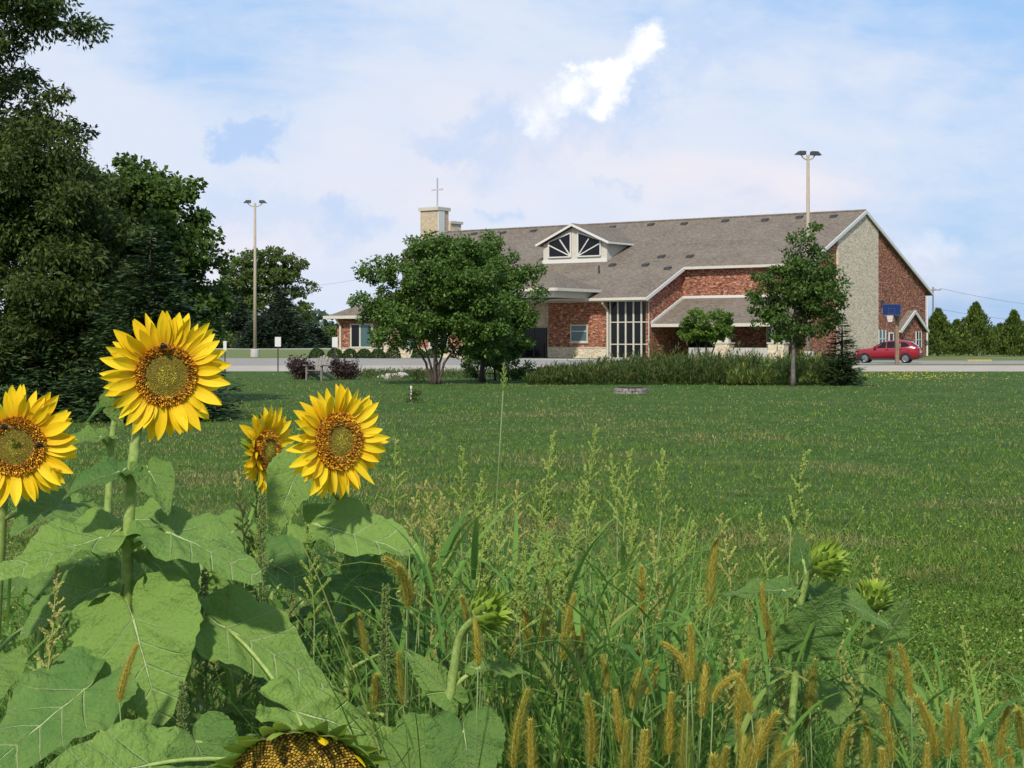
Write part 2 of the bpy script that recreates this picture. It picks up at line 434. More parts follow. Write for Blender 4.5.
class MB:
    def __init__(s):
        s.v = []; s.f = []; s.m = []; s.uv = {}; s.col = []; s.mi = 0; s.smooth = False

    def add(s, vs, fs, uvs=None, col=None):
        b = len(s.v)
        s.v.extend([tuple(v) for v in vs])
        for f in fs:
            s.f.append(tuple(b + i for i in f)); s.m.append(s.mi)
        if uvs is not None:
            for i, t in enumerate(uvs): s.uv[b + i] = t
        if col is not None:
            while len(s.col) < b: s.col.append((1, 1, 1, 1))
            s.col.extend([(*col, 1)] * len(vs))

    def box(s, x0, y0, z0, x1, y1, z1):
        v = [(x0, y0, z0), (x1, y0, z0), (x1, y1, z0), (x0, y1, z0), (x0, y0, z1), (x1, y0, z1), (x1, y1, z1), (x0, y1, z1)]
        s.add(v, [(0, 3, 2, 1), (4, 5, 6, 7), (0, 1, 5, 4), (1, 2, 6, 5), (2, 3, 7, 6), (3, 0, 4, 7)])

    def hexa(s, bot, top):
        n = len(bot)
        s.add(list(bot) + list(top), [tuple(range(n - 1, -1, -1)), tuple(range(n, 2 * n))] +
              [(i, (i + 1) % n, n + (i + 1) % n, n + i) for i in range(n)])

    def prism_x(s, prof, x0, x1):       # profile in (y,z)
        s.hexa([(x0, y, z) for y, z in prof], [(x1, y, z) for y, z in prof])

    def prism_y(s, prof, y0, y1):       # profile in (x,z)
        s.hexa([(x, y0, z) for x, z in prof], [(x, y1, z) for x, z in prof])

    def bar(s, a, b, w, h, up=(0, 0, 1)):
        a, b = Vector(a), Vector(b); d = (b - a).normalized()
        side = d.cross(Vector(up))
        if side.length < 1e-4: side = d.cross(Vector((1, 0, 0)))
        side.normalize(); u2 = side.cross(d)
        q = [side * (i * w / 2) + u2 * (j * h / 2) for i, j in ((-1, -1), (1, -1), (1, 1), (-1, 1))]
        s.hexa([a + k for k in q], [b + k for k in q])

    def tube(s, pts, rad, n=8, cap=True, ridge=0.0):
        pts = [Vector(p) for p in pts]
        if not hasattr(rad, '__len__'): rad = [rad] * len(pts)
        vs = []; fs = []
        ref = Vector((0.123, 0.987, 0.1)).normalized()
        for i, p in enumerate(pts):
            d = (pts[min(i + 1, len(pts) - 1)] - pts[max(i - 1, 0)])
            if d.length < 1e-9: d = Vector((0, 0, 1))
            d.normalize()
            a = ref - d * ref.dot(d)
            if a.length < 0.15: a = Vector((1, 0, 0)) - d * d.x
            a.normalize(); b = d.cross(a); ref = a
            for k in range(n):
                t = 2 * math.pi * k / n; rr = rad[i] * (1 + ridge * (k % 2))
                vs.append(p + a * (math.cos(t) * rr) + b * (math.sin(t) * rr))
        for i in range(len(pts) - 1):
            for k in range(n):
                fs.append((i * n + k, i * n + (k + 1) % n, (i + 1) * n + (k + 1) % n, (i + 1) * n + k))
        if cap:
            fs.append(tuple(range(n - 1, -1, -1))); fs.append(tuple((len(pts) - 1) * n + k for k in range(n)))
        s.add(vs, fs)

    def lathe(s, prof, n=20, c=(0, 0, 0), close=True):       # (r,z)
        vs = []; fs = []
        for r, z in prof:
            for k in range(n):
                t = 2 * math.pi * k / n; vs.append((c[0] + r * math.cos(t), c[1] + r * math.sin(t), c[2] + z))
        m = len(prof)
        for i in range(m - 1):
            for k in range(n):
                fs.append((i * n + k, i * n + (k + 1) % n, (i + 1) * n + (k + 1) % n, (i + 1) * n + k))
        if close:
            fs.append(tuple(range(n - 1, -1, -1))); fs.append(tuple((m - 1) * n + k for k in range(n)))
        s.add(vs, fs)

    def build(s, name, mats, parent=None, origin=None, smooth=None, sub=0):
        me = bpy.data.meshes.new(name)
        vs = s.v
        if origin is not None:
            ox, oy, oz = origin; vs = [(x - ox, y - oy, z - oz) for x, y, z in vs]
        me.from_pydata(vs, [], s.f); me.validate(clean_customdata=False)
        if not isinstance(mats, (list, tuple)): mats = [mats]
        for m in mats: me.materials.append(MATS[m])
        if len(mats) > 1 and len(s.m) == len(me.polygons): me.polygons.foreach_set('material_index', s.m)
        if s.uv:
            ul = me.uv_layers.new(name='UVMap')
            for lp in me.loops: ul.data[lp.index].uv = s.uv.get(lp.vertex_index, (9, 9))
        if s.col:
            ca = me.color_attributes.new('Col', 'FLOAT_COLOR', 'POINT')
            cc = s.col + [(1, 1, 1, 1)] * (len(me.vertices) - len(s.col))
            ca.data.foreach_set('color', [q for c in cc for q in c])
        if smooth if smooth is not None else s.smooth:
            me.polygons.foreach_set('use_smooth', [True] * len(me.polygons))
        o = bpy.data.objects.new(name, me); COL.objects.link(o)
        if parent is not None: o.parent = parent
        if sub:
            md = o.modifiers.new('sub', 'SUBSURF'); md.levels = sub; md.render_levels = sub
        return o


def np_mesh(name, verts, faces_flat, nper, mname, parent=None, origin=None):
    """fast mesh of many equal polygons"""
    me = bpy.data.meshes.new(name)
    v = np.asarray(verts, dtype=np.float32)
    if origin is not None: v = v - np.asarray(origin, dtype=np.float32)
    nf = len(faces_flat) // nper
    me.vertices.add(len(v)); me.vertices.foreach_set('co', v.ravel())
    me.loops.add(nf * nper); me.loops.foreach_set('vertex_index', np.asarray(faces_flat, dtype=np.int32))
    me.polygons.add(nf); me.polygons.foreach_set('loop_start', np.arange(0, nf * nper, nper, dtype=np.int32))
    try: me.polygons.foreach_set('loop_total', np.full(nf, nper, dtype=np.int32))
    except Exception: pass
    me.update(calc_edges=True)
    me.materials.append(MATS[mname])
    o = bpy.data.objects.new(name, me); COL.objects.link(o)
    if parent is not None: o.parent = parent
    return o


def leaves_np(c, d, n, L, W):
    """diamond leaves: c base points, d long axes, n normals -> verts, quads"""
    k = len(c)
    d = d / (np.linalg.norm(d, axis=1, keepdims=True) + 1e-9)
    s = np.cross(d, n); s /= (np.linalg.norm(s, axis=1, keepdims=True) + 1e-9)
    nn = np.cross(s, d)
    L = np.asarray(L).reshape(-1, 1) * np.ones((k, 1)); W = np.asarray(W).reshape(-1, 1) * np.ones((k, 1))
    v = np.empty((k, 4, 3))
    v[:, 0] = c; v[:, 1] = c + d * L * 0.45 + s * W * 0.5 + nn * W * 0.12
    v[:, 2] = c + d * L; v[:, 3] = c + d * L * 0.45 - s * W * 0.5 + nn * W * 0.12
    return v.reshape(-1, 3), np.arange(k * 4)


def tag(o, label=None, cat=None, group=None, kind=None):
    if label: o['label'] = label
    if cat: o['category'] = cat
    if group: o['group'] = group
    if kind: o['kind'] = kind
    return o


def thing(name, loc, label, cat, group=None, rz=0.0):
    o = bpy.data.objects.new(name, None); COL.objects.link(o)
    o.location = loc; o.rotation_euler = (0, 0, rz); o.empty_display_size = 0.3
    return tag(o, label, cat, group)


def rnd_unit(n):
    v = RNG.normal(size=(n, 3)); return v / np.linalg.norm(v, axis=1, keepdims=True)


# ------------------------------------------------------------------ ground, roads
def sheet(name, poly, z, m, label, cat):
    b = MB(); b.add([(x, y, z) for x, y in poly], [tuple(range(len(poly)))])
    return tag(b.build(name, m), label, cat, kind='structure')


def rect(x0, y0, x1, y1): return [(x0, y0), (x1, y0), (x1, y1), (x0, y1)]


sheet('ground', rect(-2500, -60, 2500, 5000), -0.012, 'field_grass', 'flat pale green field reaching the horizon', 'ground')
sheet('lawn', [(-60, -30), (60, -30), (60, 81.5), (0, 82), (-60, 85)], -0.004, 'lawn_soil', 'mown green lawn with worn tan patches', 'lawn')
sheet('gravel_road', [(-70, 84), (0, 81.6), (70, 81), (70, 102), (4, 103), (-70, 126)], 0.0, 'gravel', 'pale road strip running across beyond the lawn', 'road')
sheet('parking_lot', [(-70, 96), (2, 104.2), (20, 107), (70, 107), (70, 128.5), (30, 128.5), (8, 131), (-14, 147), (-70, 150)][::1], 0.004, 'asphalt', 'grey asphalt parking lot before the church', 'parking lot')
sheet('far_road', rect(-400, 330, -20, 380), 0.0, 'gravel', 'pale strip of road far beyond the field', 'road')
sheet('walkway', [(6, 132), (26, 124), (28, 127), (-10, 152), (-13, 149)], 0.008, 'concrete', 'light concrete walk along the church front', 'walkway')
b = MB()
b.bar((35.4, 124.6, 0.06), (37.4, 125.0, 0.06), 0.35, 0.14)
tag(b.build('kerb', 'yellow_paint'), 'short yellow painted kerb on the parking lot', 'kerb', kind='structure')


def lawn_tufts():
    def field(n, y0, y1, power=1.0):
        py = y0 + (y1 - y0) * RNG.random(n) ** power
        D = EYE * F / (py - HZ); px = -520 + 2064 * RNG.random(n)
        x = (px - 512) / F * D
        return x, D
    n = 430000
    x, D = field(n, 371.5, 800)
    h = RNG.uniform(0.022, 0.062, n) * (1 + 0.35 * (D < 9)) * (1 + .28 * np.sin(x * .9 + 1.5 * np.sin(D * .35)) * np.sin(D * .7))
    w = np.maximum(0.0038, 0.85 * D / F) * RNG.uniform(0.7, 1.4, n)
    a = RNG.uniform(0, 2 * np.pi, n); lean = RNG.uniform(0.2, 1.1, n)
    base = np.stack([x, D, np.full(n, -0.006)], 1)
    side = np.stack([np.cos(a), np.sin(a), np.zeros(n)], 1) * w[:, None] * 0.5
    b2 = RNG.uniform(0, 2 * np.pi, n)
    tip = base + np.stack([np.cos(b2) * lean * h, np.sin(b2) * lean * h, h], 1)
    v = np.empty((n, 3, 3)); v[:, 0] = base - side; v[:, 1] = base + side; v[:, 2] = tip
    o = np_mesh('lawn_grass', v.reshape(-1, 3), np.arange(n * 3), 3, 'lawn_blades')
    tag(o, 'short mown grass covering the lawn', 'grass', kind='stuff')
    n = 250000
    x, D = field(n, 390, 800, 0.75)
    c = np.stack([x, D, RNG.uniform(0.008, 0.055, n)], 1)
    d = rnd_unit(n) * np.array([1, 1, 0.5]); nn = rnd_unit(n) * 0.8 + np.array([0, 0, 1.0])
    s = RNG.uniform(0.010, 0.021, n) * np.maximum(1.0, D / 18)
    keep = (np.sin(x * 1.3 + 2 * np.sin(D * .5)) + np.sin(D * .9 + x * .6) + RNG.normal(size=n) * 0.9) > -0.4
    c, d, nn, s = c[keep], d[keep], nn[keep], s[keep]
    v, f = leaves_np(c, d, nn, s, s * 0.9)
    o = np_mesh('clover', v, f, 4, 'clover_leaves'); tag(o, 'small clover leaves spread through the lawn', 'clover', kind='stuff')
    n = 420
    px = RNG.normal(905, 45, n); py = np.clip(RNG.normal(376.5, 2.6, n), 372.5, 386); D = EYE * F / (py - HZ)
    c = np.stack([(px - 512) / F * D, D, RNG.uniform(0.04, 0.09, n)], 1)
    v, f = leaves_np(c, rnd_unit(n) * np.array([1, 1, 0.4]), np.tile(np.array([[0, -0.6, 1.0]]), (n, 1)), RNG.uniform(0.03, 0.075, n), 0.045)
    o = np_mesh('yellow_wildflowers', v, f, 4, 'yellow_blossom')
    tag(o, 'scatter of yellow wildflowers near the road edge at right', 'wildflowers', kind='stuff')


lawn_tufts()

# ------------------------------------------------------------------ church
# local frame of the building: +X runs along the ridge towards the near gable end, +Y to the back
CH = thing('church_building', (32.9, 150.0, 0.0), 'red brick church with stone gable panel, grey shingle roof and cross tower', 'church', rz=math.atan2(-0.588, 0.809))
PITCH = 0.44


def zr(y): return 13.8 - PITCH * abs(y)


def slope_slab(b, plan, th=0.22, zf=None):
    zf = zf or (lambda x, y: zr(y))
    top = [(x, y, zf(x, y)) for x, y in plan]; bot = [(x, y, zf(x, y) - th) for x, y in plan]
    b.hexa(bot, top)


def church():
    p = CH
    YW = -17.7; YU = -11.7; XR = -12.6
    # walls -----------------------------------------------------
    b = MB()
    b.prism_x([(YU, 0), (15.5, 0), (15.5, zr(15.5) - .25), (0, zr(0) - .25), (YU, zr(YU) - .25)], -0.45, 0.0)
    gable = b.build('gable_wall', 'red_brick', p)
    b = MB()
    b.prism_x([(-5.9, 0), (3.2, 0), (3.2, zr(3.2) - .3), (0, zr(0) - .3), (-5.9, zr(5.9) - .3)], 0.003, 0.18)
    tag(b.build('stone_panel', 'stone_cladding', p), 'tall pale stone panel in the gable end')
    b = MB(); b.box(XR - .3, YU, 0, -0.45, YU + .4, zr(YU) - .25); b.build('upper_wall', 'red_brick', p)
    b = MB(); b.prism_x([(YW, 0), (YU + .4, 0), (YU + .4, zr(YU + .4) - .25), (YW, zr(YW) - .25)], XR - .4, XR)
    b.build('return_wall', 'red_brick', p)
    # lower front wall: brick bay between the entrance and the tall glazing
    zt = zr(YW) - .28
    b = MB(); b.box(-23.6, YW, 1.0, -17.05, YW + .4, zt); bay = b.build('brick_wall', 'red_brick', p)
    b = MB(); b.box(-23.64, YW - .05, 0, -17.02, YW + .42, 0.94); b.build('stone_base', 'stone_cladding', p)
    b = MB(); b.box(-23.68, YW - .09, 0.94, -16.98, YW + .44, 1.03); b.build('stone_sill_band', 'stone_cap', p)
    # small window
    b = MB()
    x0, x1, z0, z1 = -21.0, -19.3, 1.6, 3.0
    for q in ((x0 - .1, z0 - .1, x0, z1 + .1), (x1, z0 - .1, x1 + .1, z1 + .1), (x0, z1, x1, z1 + .1), (x0, z0 - .1, x1, z0), (x0, 2.45, x1, 2.53)):
        b.box(q[0], YW - .06, q[1], q[2], YW + .1, q[3])
    wf = b.build('window', 'cream_trim', p)
    b = MB(); b.box(x0, YW - .02, z0, x1, YW + .05, z1); b.build('pane', 'glass_teal', wf)
    b = MB(); b.box(x0 - .2, YW - .13, z0 - .22, x1 + .2, YW - .003, z0 - .103); b.build('sill', 'stone_cap', wf)
    # tall glazing
    gx0, gx1 = -16.75, XR - .02
    b = MB(); nb = 5; st = (gx1 - gx0) / nb
    for i in range(nb + 1):
        x = gx0 + i * st; b.box(x - .07, YW - .05, 0, x + .07 if i < nb else x, YW + .2, zt - .5)
    for z in (0.0, 1.25, 3.25): b.box(gx0, YW - .03, z, gx1, YW + .18, z + .09)
    gl = b.build('entrance_glazing', 'cream_trim', p)
    b = MB(); b.box(gx0, YW + .05, 0, gx1, YW + .1, zt - .5); b.build('pane', 'glass_dark', gl)
    b = MB(); b.box(-17.05, YW - .08, zt - .5, XR, YW + .3, zt); b.build('glazing_header', 'cream_trim', p)
    # dark recessed doors left of the brick bay, then stone wall to the left
    b = MB(); b.box(-27.6, YW + .6, 0, -23.65, YW + .8, zt); b.build('recess_wall', 'stone_cladding', p)
    b = MB()
    for x in (-27.0, -25.6, -24.2): b.box(x - .06, YW + .45, 0, x + .06, YW + .595, 2.7)
    b.box(-27.06, YW + .45, 2.7, -24.14, YW + .595, 2.85)
    d = b.build('entrance_door', 'dark_metal', p)
    b = MB(); b.box(-26.94, YW + .5, 0.05, -24.26, YW + .56, 2.7); b.build('pane', 'glass_dark', d)
    b = MB(); b.box(-44, YW, 0, -27.6, YW + .4, zt); b.build('brick_wall', 'red_brick', p)
    b = MB(); b.box(-44, 15.2, 0, -0.45, 15.5, zr(15.5) - .25); b.box(-50, -4.86, 0, -49.6, 15.5, zr(8) - .3)
    b.hexa([(-50, -4.9, 0), (-49.6, -4.7, 0), (-43.7, -13.4, 0), (-44, -13.9, 0)], [(-50, -4.9, zr(5) - .6), (-49.6, -4.7, zr(5) - .6), (-43.7, -13.4, zr(14) - .3), (-44, -13.9, zr(14) - .3)])
    b.build('back_wall', 'red_brick', p)
    # main roof --------------------------------------------------
    b = MB()
    slope_slab(b, [(0.3, 0), (-50, 0), (-52.1, -4.86), (-44.6, -13.9), (-40.5, -18.9), (-12.2, -18.9), (-12.2, -12.25), (0.3, -12.25)])
    slope_slab(b, [(0.3, 0.0), (0.3, 16.7), (-50, 16.7), (-50, 0.0)])
    rf = b.build('roof', 'shingles', p)
    b = MB(); b.hexa([(-50, 0, 13.5), (-52.1, -4.86, 11.3), (-52.1, 4.86, 11.3)], [(-50, 0, 13.8), (-52.1, -4.86, 11.66), (-52.1, 4.86, 11.66)])
    b.build('hip_end', 'shingles', rf)
    b = MB(); b.tube([(0.3, 0, 13.83), (-50, 0, 13.83)], 0.12, 6); b.build('ridge_cap', 'shingles', rf)
    # vents on the roof, all kinds low boxes
    for (x, y, s) in [(-2.4, -1.2, 1), (-6, -1.0, 1), (-9.5, -1.3, 1), (-14, -1.0, 1), (-18.5, -1.2, 1), (-22.5, -1.0, 1), (-27, -1.2, 1), (-37, -1.1, 1),
                      (-41, -1.2, 1), (-45, -1.1, 1), (-33, -1.1, 1), (-16.1, -9.7, 1), (-12.9, -9.9, 1), (-16.7, -11.6, 1), (-13.7, -12.6, 1), (-20.5, -11.4, 1)]:
        b = MB(); z = zr(y)
        b.hexa([(x - .35, y - .3, z - .2), (x + .35, y - .3, z - .2), (x + .35, y + .35, z), (x - .35, y + .35, z)],
               [(x - .28, y - .25, z + .14), (x + .28, y - .25, z + .14), (x + .28, y + .2, z + .24), (x - .28, y + .2, z + .24)])
        b.build('roof_vent', 'dark_metal', rf)
    b = MB(); b.tube([(-20.9, -13.2, zr(13.2) - .1), (-20.9, -13.2, zr(13.2) + .75)], 0.09, 8); b.build('vent_pipe', 'dark_metal', rf)
    # fascias and rakes
    b = MB()
    def rake(a, c, w=.1, h=.30, up=(0, 0, 1)): b.bar(a, c, w, h, up)
    rake((0.36, -12.3, zr(12.3) - .13), (0.36, 0, zr(0) - .13)); rake((0.36, 0, zr(0) - .13), (0.36, 16.75, zr(16.75) - .13))
    b.build('rake_board', 'white_paint', rf)
    b = MB()
    rake((-12.14, -18.95, zr(18.95) - .16), (-12.14, -12.25, zr(12.25) - .16))
    b.build('rake_board', 'white_paint', rf)
    b = MB(); b.box(-40.5, -19.02, zr(18.95) - .22, -12.19, -18.92, zr(18.95) + .02); b.box(-12.1, -12.37, zr(12.3) - .22, 0.3, -12.27, zr(12.3) + .02)
    b.build('gutter', 'cream_trim', rf)
    b = MB()
    b.box(-40, -18.85, zr(18.9) - .34, -12.3, YW - .1, zr(18.9) - .27)
    b.hexa([(-12.62, -18.85, zr(18.9) - .30), (-12.25, -18.85, zr(18.9) - .30), (-12.25, YU - .55, zr(YU - .55) - .30), (-12.62, YU - .55, zr(YU - .55) - .30)],
           [(-12.62, -18.85, zr(18.9) - .23), (-12.25, -18.85, zr(18.9) - .23), (-12.25, YU - .55, zr(YU - .55) - .23), (-12.62, YU - .55, zr(YU - .55) - .23)])
    b.build('soffit', 'cream_trim', rf)
    # downspouts
    for (x, y, zt2) in ((-16.95, YW - .16, 5.3),):
        b = MB(); b.tube([(x, -18.8, 5.25), (x, -18.7, 5.0), (x, y, 4.4), (x, y, 0.1)], 0.11, 8); b.build('downspout', 'cream_trim', p)
    b = MB(); b.tube([(0.12, 15.62, 6.2), (0.12, 15.62, 0.1)], 0.1, 8); b.build('downspout', 'white_paint', p)
    # dormer ------------------------------------------------------
    xa, xb, yf = -29.4, -21.9, -10.2
    xc = (xa + xb) / 2; zb = zr(yf); hs = (xb - xa) / 2
    apex = 12.95; eav = apex - PITCH * hs * 1.02
    b = MB()
    b.prism_y([(xa, zb - .15), (xb, zb - .15), (xb, eav - .1), (xc, apex - .1), (xa, eav - .1)], yf, yf + .2)
    yb = -(13.8 - eav) / PITCH
    for x in (xa, xb):
        s = .1 if x == xa else -.1
        b.hexa([(x, yf + .2, zb - .2), (x + s, yf + .2, zb - .2), (x + s, yb, eav - .15), (x, yb, eav - .15)],
               [(x, yf + .2, eav - .1), (x + s, yf + .2, eav - .1), (x + s, yb, eav - .05), (x, yb, eav - .05)])
    dm = b.build('dormer', 'cream_trim', p)
    ya = -(13.8 - apex) / PITCH
    b = MB(); ov = .55
    for sg in (-1, 1):
        xe = xc + sg * (hs + ov); ze = apex - PITCH * (hs + ov)
        ybe = -(13.8 - ze) / PITCH
        q = [(xc, yf - .5, apex), (xe, yf - .5, ze), (xe, ybe, ze), (xc, ya, apex)]
        b.hexa([(x, y, z + .02) for x, y, z in q], [(x, y, z + .17) for x, y, z in q])
    b.build('dormer_roof', 'shingles', dm)
    b = MB()
    for sg in (-1, 1):
        xe = xc + sg * (hs + ov); ze = apex - PITCH * (hs + ov)
        b.bar((xc, yf - .56, apex), (xe, yf - .56, ze), .12, .21, (0, 0, 1))
        b.bar((xe, yf - .5, ze + .02), (xe, -(13.8 - ze) / PITCH, ze + .02), .12, .2)
    b.build('rake_board', 'white_paint', dm)
    for sg in (-1, 1):
        b = MB()
        xi = xc + sg * .42; xo = xc + sg * 3.05
        b.hexa([(xi, yf - .05, zb + .55), (xo, yf - .05, zb + .55), (xo, yf - .05, eav + .12), (xi, yf - .05, apex - .75)],
               [(xi, yf - .01, zb + .55), (xo, yf - .01, zb + .55), (xo, yf - .01, eav + .12), (xi, yf - .01, apex - .75)])
        pn = b.build('window', 'glass_dark', dm)
        b = MB(); o = (xi, yf - .09, zb + .6)
        for a in ((xi + (xo - xi) * .98, eav - .2), (xi + (xo - xi) * .5, apex - 1.35)): b.bar(o, (a[0], yf - .09, a[1]), .1, .1, (0, 1, 0))
        for a, c in (((xi, zb + .55), (xo, zb + .55)), ((xo, zb + .55), (xo, eav + .12)), ((xo, eav + .12), (xi, apex - .75)), ((xi, apex - .75), (xi, zb + .55))):
            b.bar((a[0], yf - .1, a[1]), (c[0], yf - .1, c[1]), .12, .14, (0, 1, 0))
        b.build('window_frame', 'white_paint', pn)
    b = MB(); b.box(xa - .05, yf - .12, zb - .1, xb + .05, yf - .003, zb + .28); b.build('sill', 'white_paint', dm)
    # lean-to porch in the notch ------------------------------------
    zl = lambda x, y: 5.45 - .42 * (-11.9 - y)
    b = MB(); slope_slab(b, [(0.6, -11.72), (-12.55, -11.72), (-12.55, -17.5), (0.6, -17.5)], .18, zl)
    pr = b.build('porch_roof', 'shingles', p)
    b = MB(); b.box(-12.5, -17.62, zl(0, -17.5) - .26, 0.65, -17.51, zl(0, -17.5) + .02); b.build('gutter', 'cream_trim', pr)
    b = MB(); b.box(-12.5, -11.85, zl(0, -11.72) - .02, 0.0, -11.703, zl(0, -11.72) + .22)
    b.bar((-12.53, -17.55, zl(0, -17.55) + .1), (-12.53, -11.75, zl(0, -11.75) + .12), .12, .22)
    b.build('flashing', 'white_paint', pr)
    b = MB(); b.box(-12.5, -17.4, 3.0, 0.5, -11.8, 3.06); b.build('soffit', 'cream_trim', pr)
    for x in (-5.6, -0.4):
        b = MB(); b.box(x - .75, -17.2, 0, x + .75, -16.3, 1.35); pc = b.build('porch_pier', 'stone_cladding', p)
        b = MB(); b.box(x - .82, -17.27, 1.35, x + .82, -16.23, 1.47); b.build('cap', 'stone_cap', pc)
        for dx in (-.36, .36):
            b = MB(); b.box(x + dx - .2, -16.98, 1.47, x + dx + .2, -16.55, 3.0); b.build('column', 'cream_trim', pc)
    b = MB(); b.box(-11.9, -11.78, 0, -8.6, -11.72, 2.9)
    d = b.build('porch_door', 'glass_dark', p)
    b = MB()
    for x in (-11.9, -10.8, -9.7, -8.6): b.box(x - .06, -11.86, 0, x + .06, -11.79, 2.9)
    b.box(-11.9, -11.86, 2.1, -8.6, -11.79, 2.2); b.build('door_frame', 'dark_metal', d)
    b = MB(); b.box(-3.9, -11.78, 1.0, -2.0, -11.72, 2.7); w = b.build('window', 'glass_teal', p)
    b = MB()
    for q in ((-4.0, .9, -3.9, 2.8), (-2.0, .9, -1.9, 2.8), (-3.9, 2.7, -2.0, 2.8), (-3.9, .9, -2.0, 1.0), (-2.99, 1, -2.91, 2.7)): b.box(q[0], -11.87, q[1], q[2], -11.7, q[3])
    b.build('window_frame', 'cream_trim', w)
    b = MB(); b.box(-9.0, -17.0, 0, -6.35, -16.7, 1.0); b.box(-4.85, -17.0, 0, -1.15, -16.7, 1.0); b.build('porch_low_wall', 'concrete', p)
    # small gabled side entry on the near gable -----------------------
    yc, hw, az, ex = 10.9, 3.5, 4.5, .45
    sl2 = .56
    b = MB(); b.prism_x([(yc - hw + .5, 0), (yc + hw - .5, 0), (yc + hw - .5, az - sl2 * (hw - .5) - .15), (yc, az - .15), (yc - hw + .5, az - sl2 * (hw - .5) - .15)], 0.003, ex)
    en = b.build('side_entry', 'red_brick', p)
    b = MB()
    for sg in (-1, 1):
        q = [(-.02, yc, az), (ex + .25, yc, az), (ex + .25, yc + sg * hw, az - sl2 * hw), (-.02, yc + sg * hw, az - sl2 * hw)]
        b.hexa(q, [(x, y, z + .16) for x, y, z in q])
    b.build('entry_roof', 'shingles', en)
    b = MB()
    for sg in (-1, 1):
        b.bar((ex + .31, yc, az), (ex + .31, yc + sg * (hw + .05), az - sl2 * (hw + .05)), .1, .32)
        b.bar((.1, yc + sg * (hw + .05), az - sl2 * hw), (ex + .25, yc + sg * (hw + .05), az - sl2 * hw), .1, .2)
    b.build('rake_board', 'white_paint', en)
    b = MB(); b.box(ex + .003, yc + .9, 1.0, ex + .06, yc + 2.1, 2.5); w = b.build('window', 'glass_dark', en)
    b = MB()
    for y in (yc + .85, yc + 1.5, yc + 2.15): b.box(ex + .01, y - .06, .95, ex + .1, y + .06, 2.55)
    b.box(ex + .01, yc + .8, 1.7, ex + .1, yc + 2.2, 1.78); b.build('window_frame', 'white_paint', w)
    for (y, nm) in ((4.4, 'window'),):
        b = MB(); b.box(.003, y - .75, 1.0, .05, y + .75, 2.6); w = b.build(nm, 'glass_teal', p)
        b = MB()
        for yy in (y - .8, y, y + .8): b.box(.01, yy - .08, .95, .1, yy + .08, 2.65)
        b.box(.01, y - .8, 1.75, .1, y + .8, 1.85); b.build('window_frame', 'white_paint', w)
    b = MB(); b.box(.003, 6.55 - .45, 0, .06, 6.55 + .45, 2.3); w = b.build('side_door', 'glass_dark', p)
    b = MB(); b.box(.01, 6.0, 0, .12, 6.1, 2.45); b.box(.01, 7.0, 0, .12, 7.1, 2.45); b.box(.01, 6.1, 2.3, .12, 7.0, 2.45); b.build('door_frame', 'white_paint', w)
    b = MB(); b.box(.003, 4.1, 5.0, .25, 4.4, 5.5); b.build('wall_lamp', 'dark_metal', p)
    # portico -----------------------------------------------------------
    zp = lambda x, y: 6.15
    xr, xl, y0, y1 = -18.0, -29.0, -24.6, -16.0
    b = MB()
    rz0, hh = 6.2, 1.65
    yr = (y0 + y1) / 2
    A = [(xr, y0, rz0), (xl, y0, rz0), (xl, y1, rz0), (xr, y1, rz0)]
    r1, r2 = (xr - 3.2, yr, rz0 + hh), (xl + 3.2, yr, rz0 + hh)
    b.add(A + [r1, r2], [(0, 4, 5, 1), (1, 5, 2), (2, 5, 4, 3), (3, 4, 0), (0, 1, 2, 3)])
    po = b.build('portico_roof', 'shingles', p)
    b = MB()
    for a, c in (((xr + .02, y0 - .06), (xl - .02, y0 - .06)), ((xr + .06, y0), (xr + .06, y1))):
        b.bar((a[0], a[1], rz0 - .05), (c[0], c[1], rz0 - .05), .12, .26)
    b.build('gutter', 'cream_trim', po)
    b = MB(); b.box(xl + .5, y0 + .5, rz0 - .75, xr - .5, y0 + .9, rz0 - .05); b.box(xr - .9, y0 + .9, rz0 - .75, xr - .5, y1, rz0 - .05)
    b.box(xl + .2, y0 + .1, rz0 - .05, xr - .1, y1, rz0 - .012)
    b.build('portico_beam', 'cream_trim', po)
    for x in (xr - 7.6, xl + .9):
        b = MB(); b.box(x - .6, y0 + .3, 0, x + .6, y0 + 1.3, 1.4); c = b.build('portico_pier', 'stone_cladding', p)
        b = MB(); b.box(x - .3, y0 + .5, 1.4, x + .3, y0 + 1.0, rz0 - .76); b.build('column', 'cream_trim', c)
    # left wing ------------------------------------------------------------
    xl, xr, yf, yk = -46.5, -30.0, -21.7, -9.0
    ez = 4.0
    b = MB()
    b.box(xl, yf, .95, xr, yf + .35, ez); b.box(xl, yf + .35, .95, xl + .35, yk, ez); b.box(xr - .35, yf + .35, 0.95, xr, YW, ez)
    wg = b.build('wing_wall', 'red_brick', p)
    b = MB(); b.box(xl - .05, yf - .05, 0, xr + .05, yf + .38, .85); b.box(xl - .05, yf + .38, 0, xl + .38, yk, .85); b.build('stone_base', 'stone_cladding', wg)
    b = MB(); b.box(xl - .09, yf - .09, .85, xr + .09, yf + .4, .948); b.box(xl - .09, yf + .4, .85, xl + .4, yk, .948); b.build('stone_sill_band', 'stone_cap', wg)
    o = .9; e0 = (xl - o, yf - o, ez); e1 = (xr + o, yf - o, ez); k1 = (xr + o, yk + 1, ez); k0 = (xl - o, yk + 1, ez)
    ym = (yf - o + yk + 1) / 2; rz = ez + 3.4
    b = MB(); r0, r1 = (xl + 5.2, ym, rz), (xr + o, ym, rz)
    b.add([e0, e1, k1, k0, r0, r1], [(0, 1, 5, 4), (1, 2, 5), (2, 3, 4, 5), (3, 0, 4), (3, 2, 1, 0)])
    wr = b.build('wing_roof', 'shingles', wg)
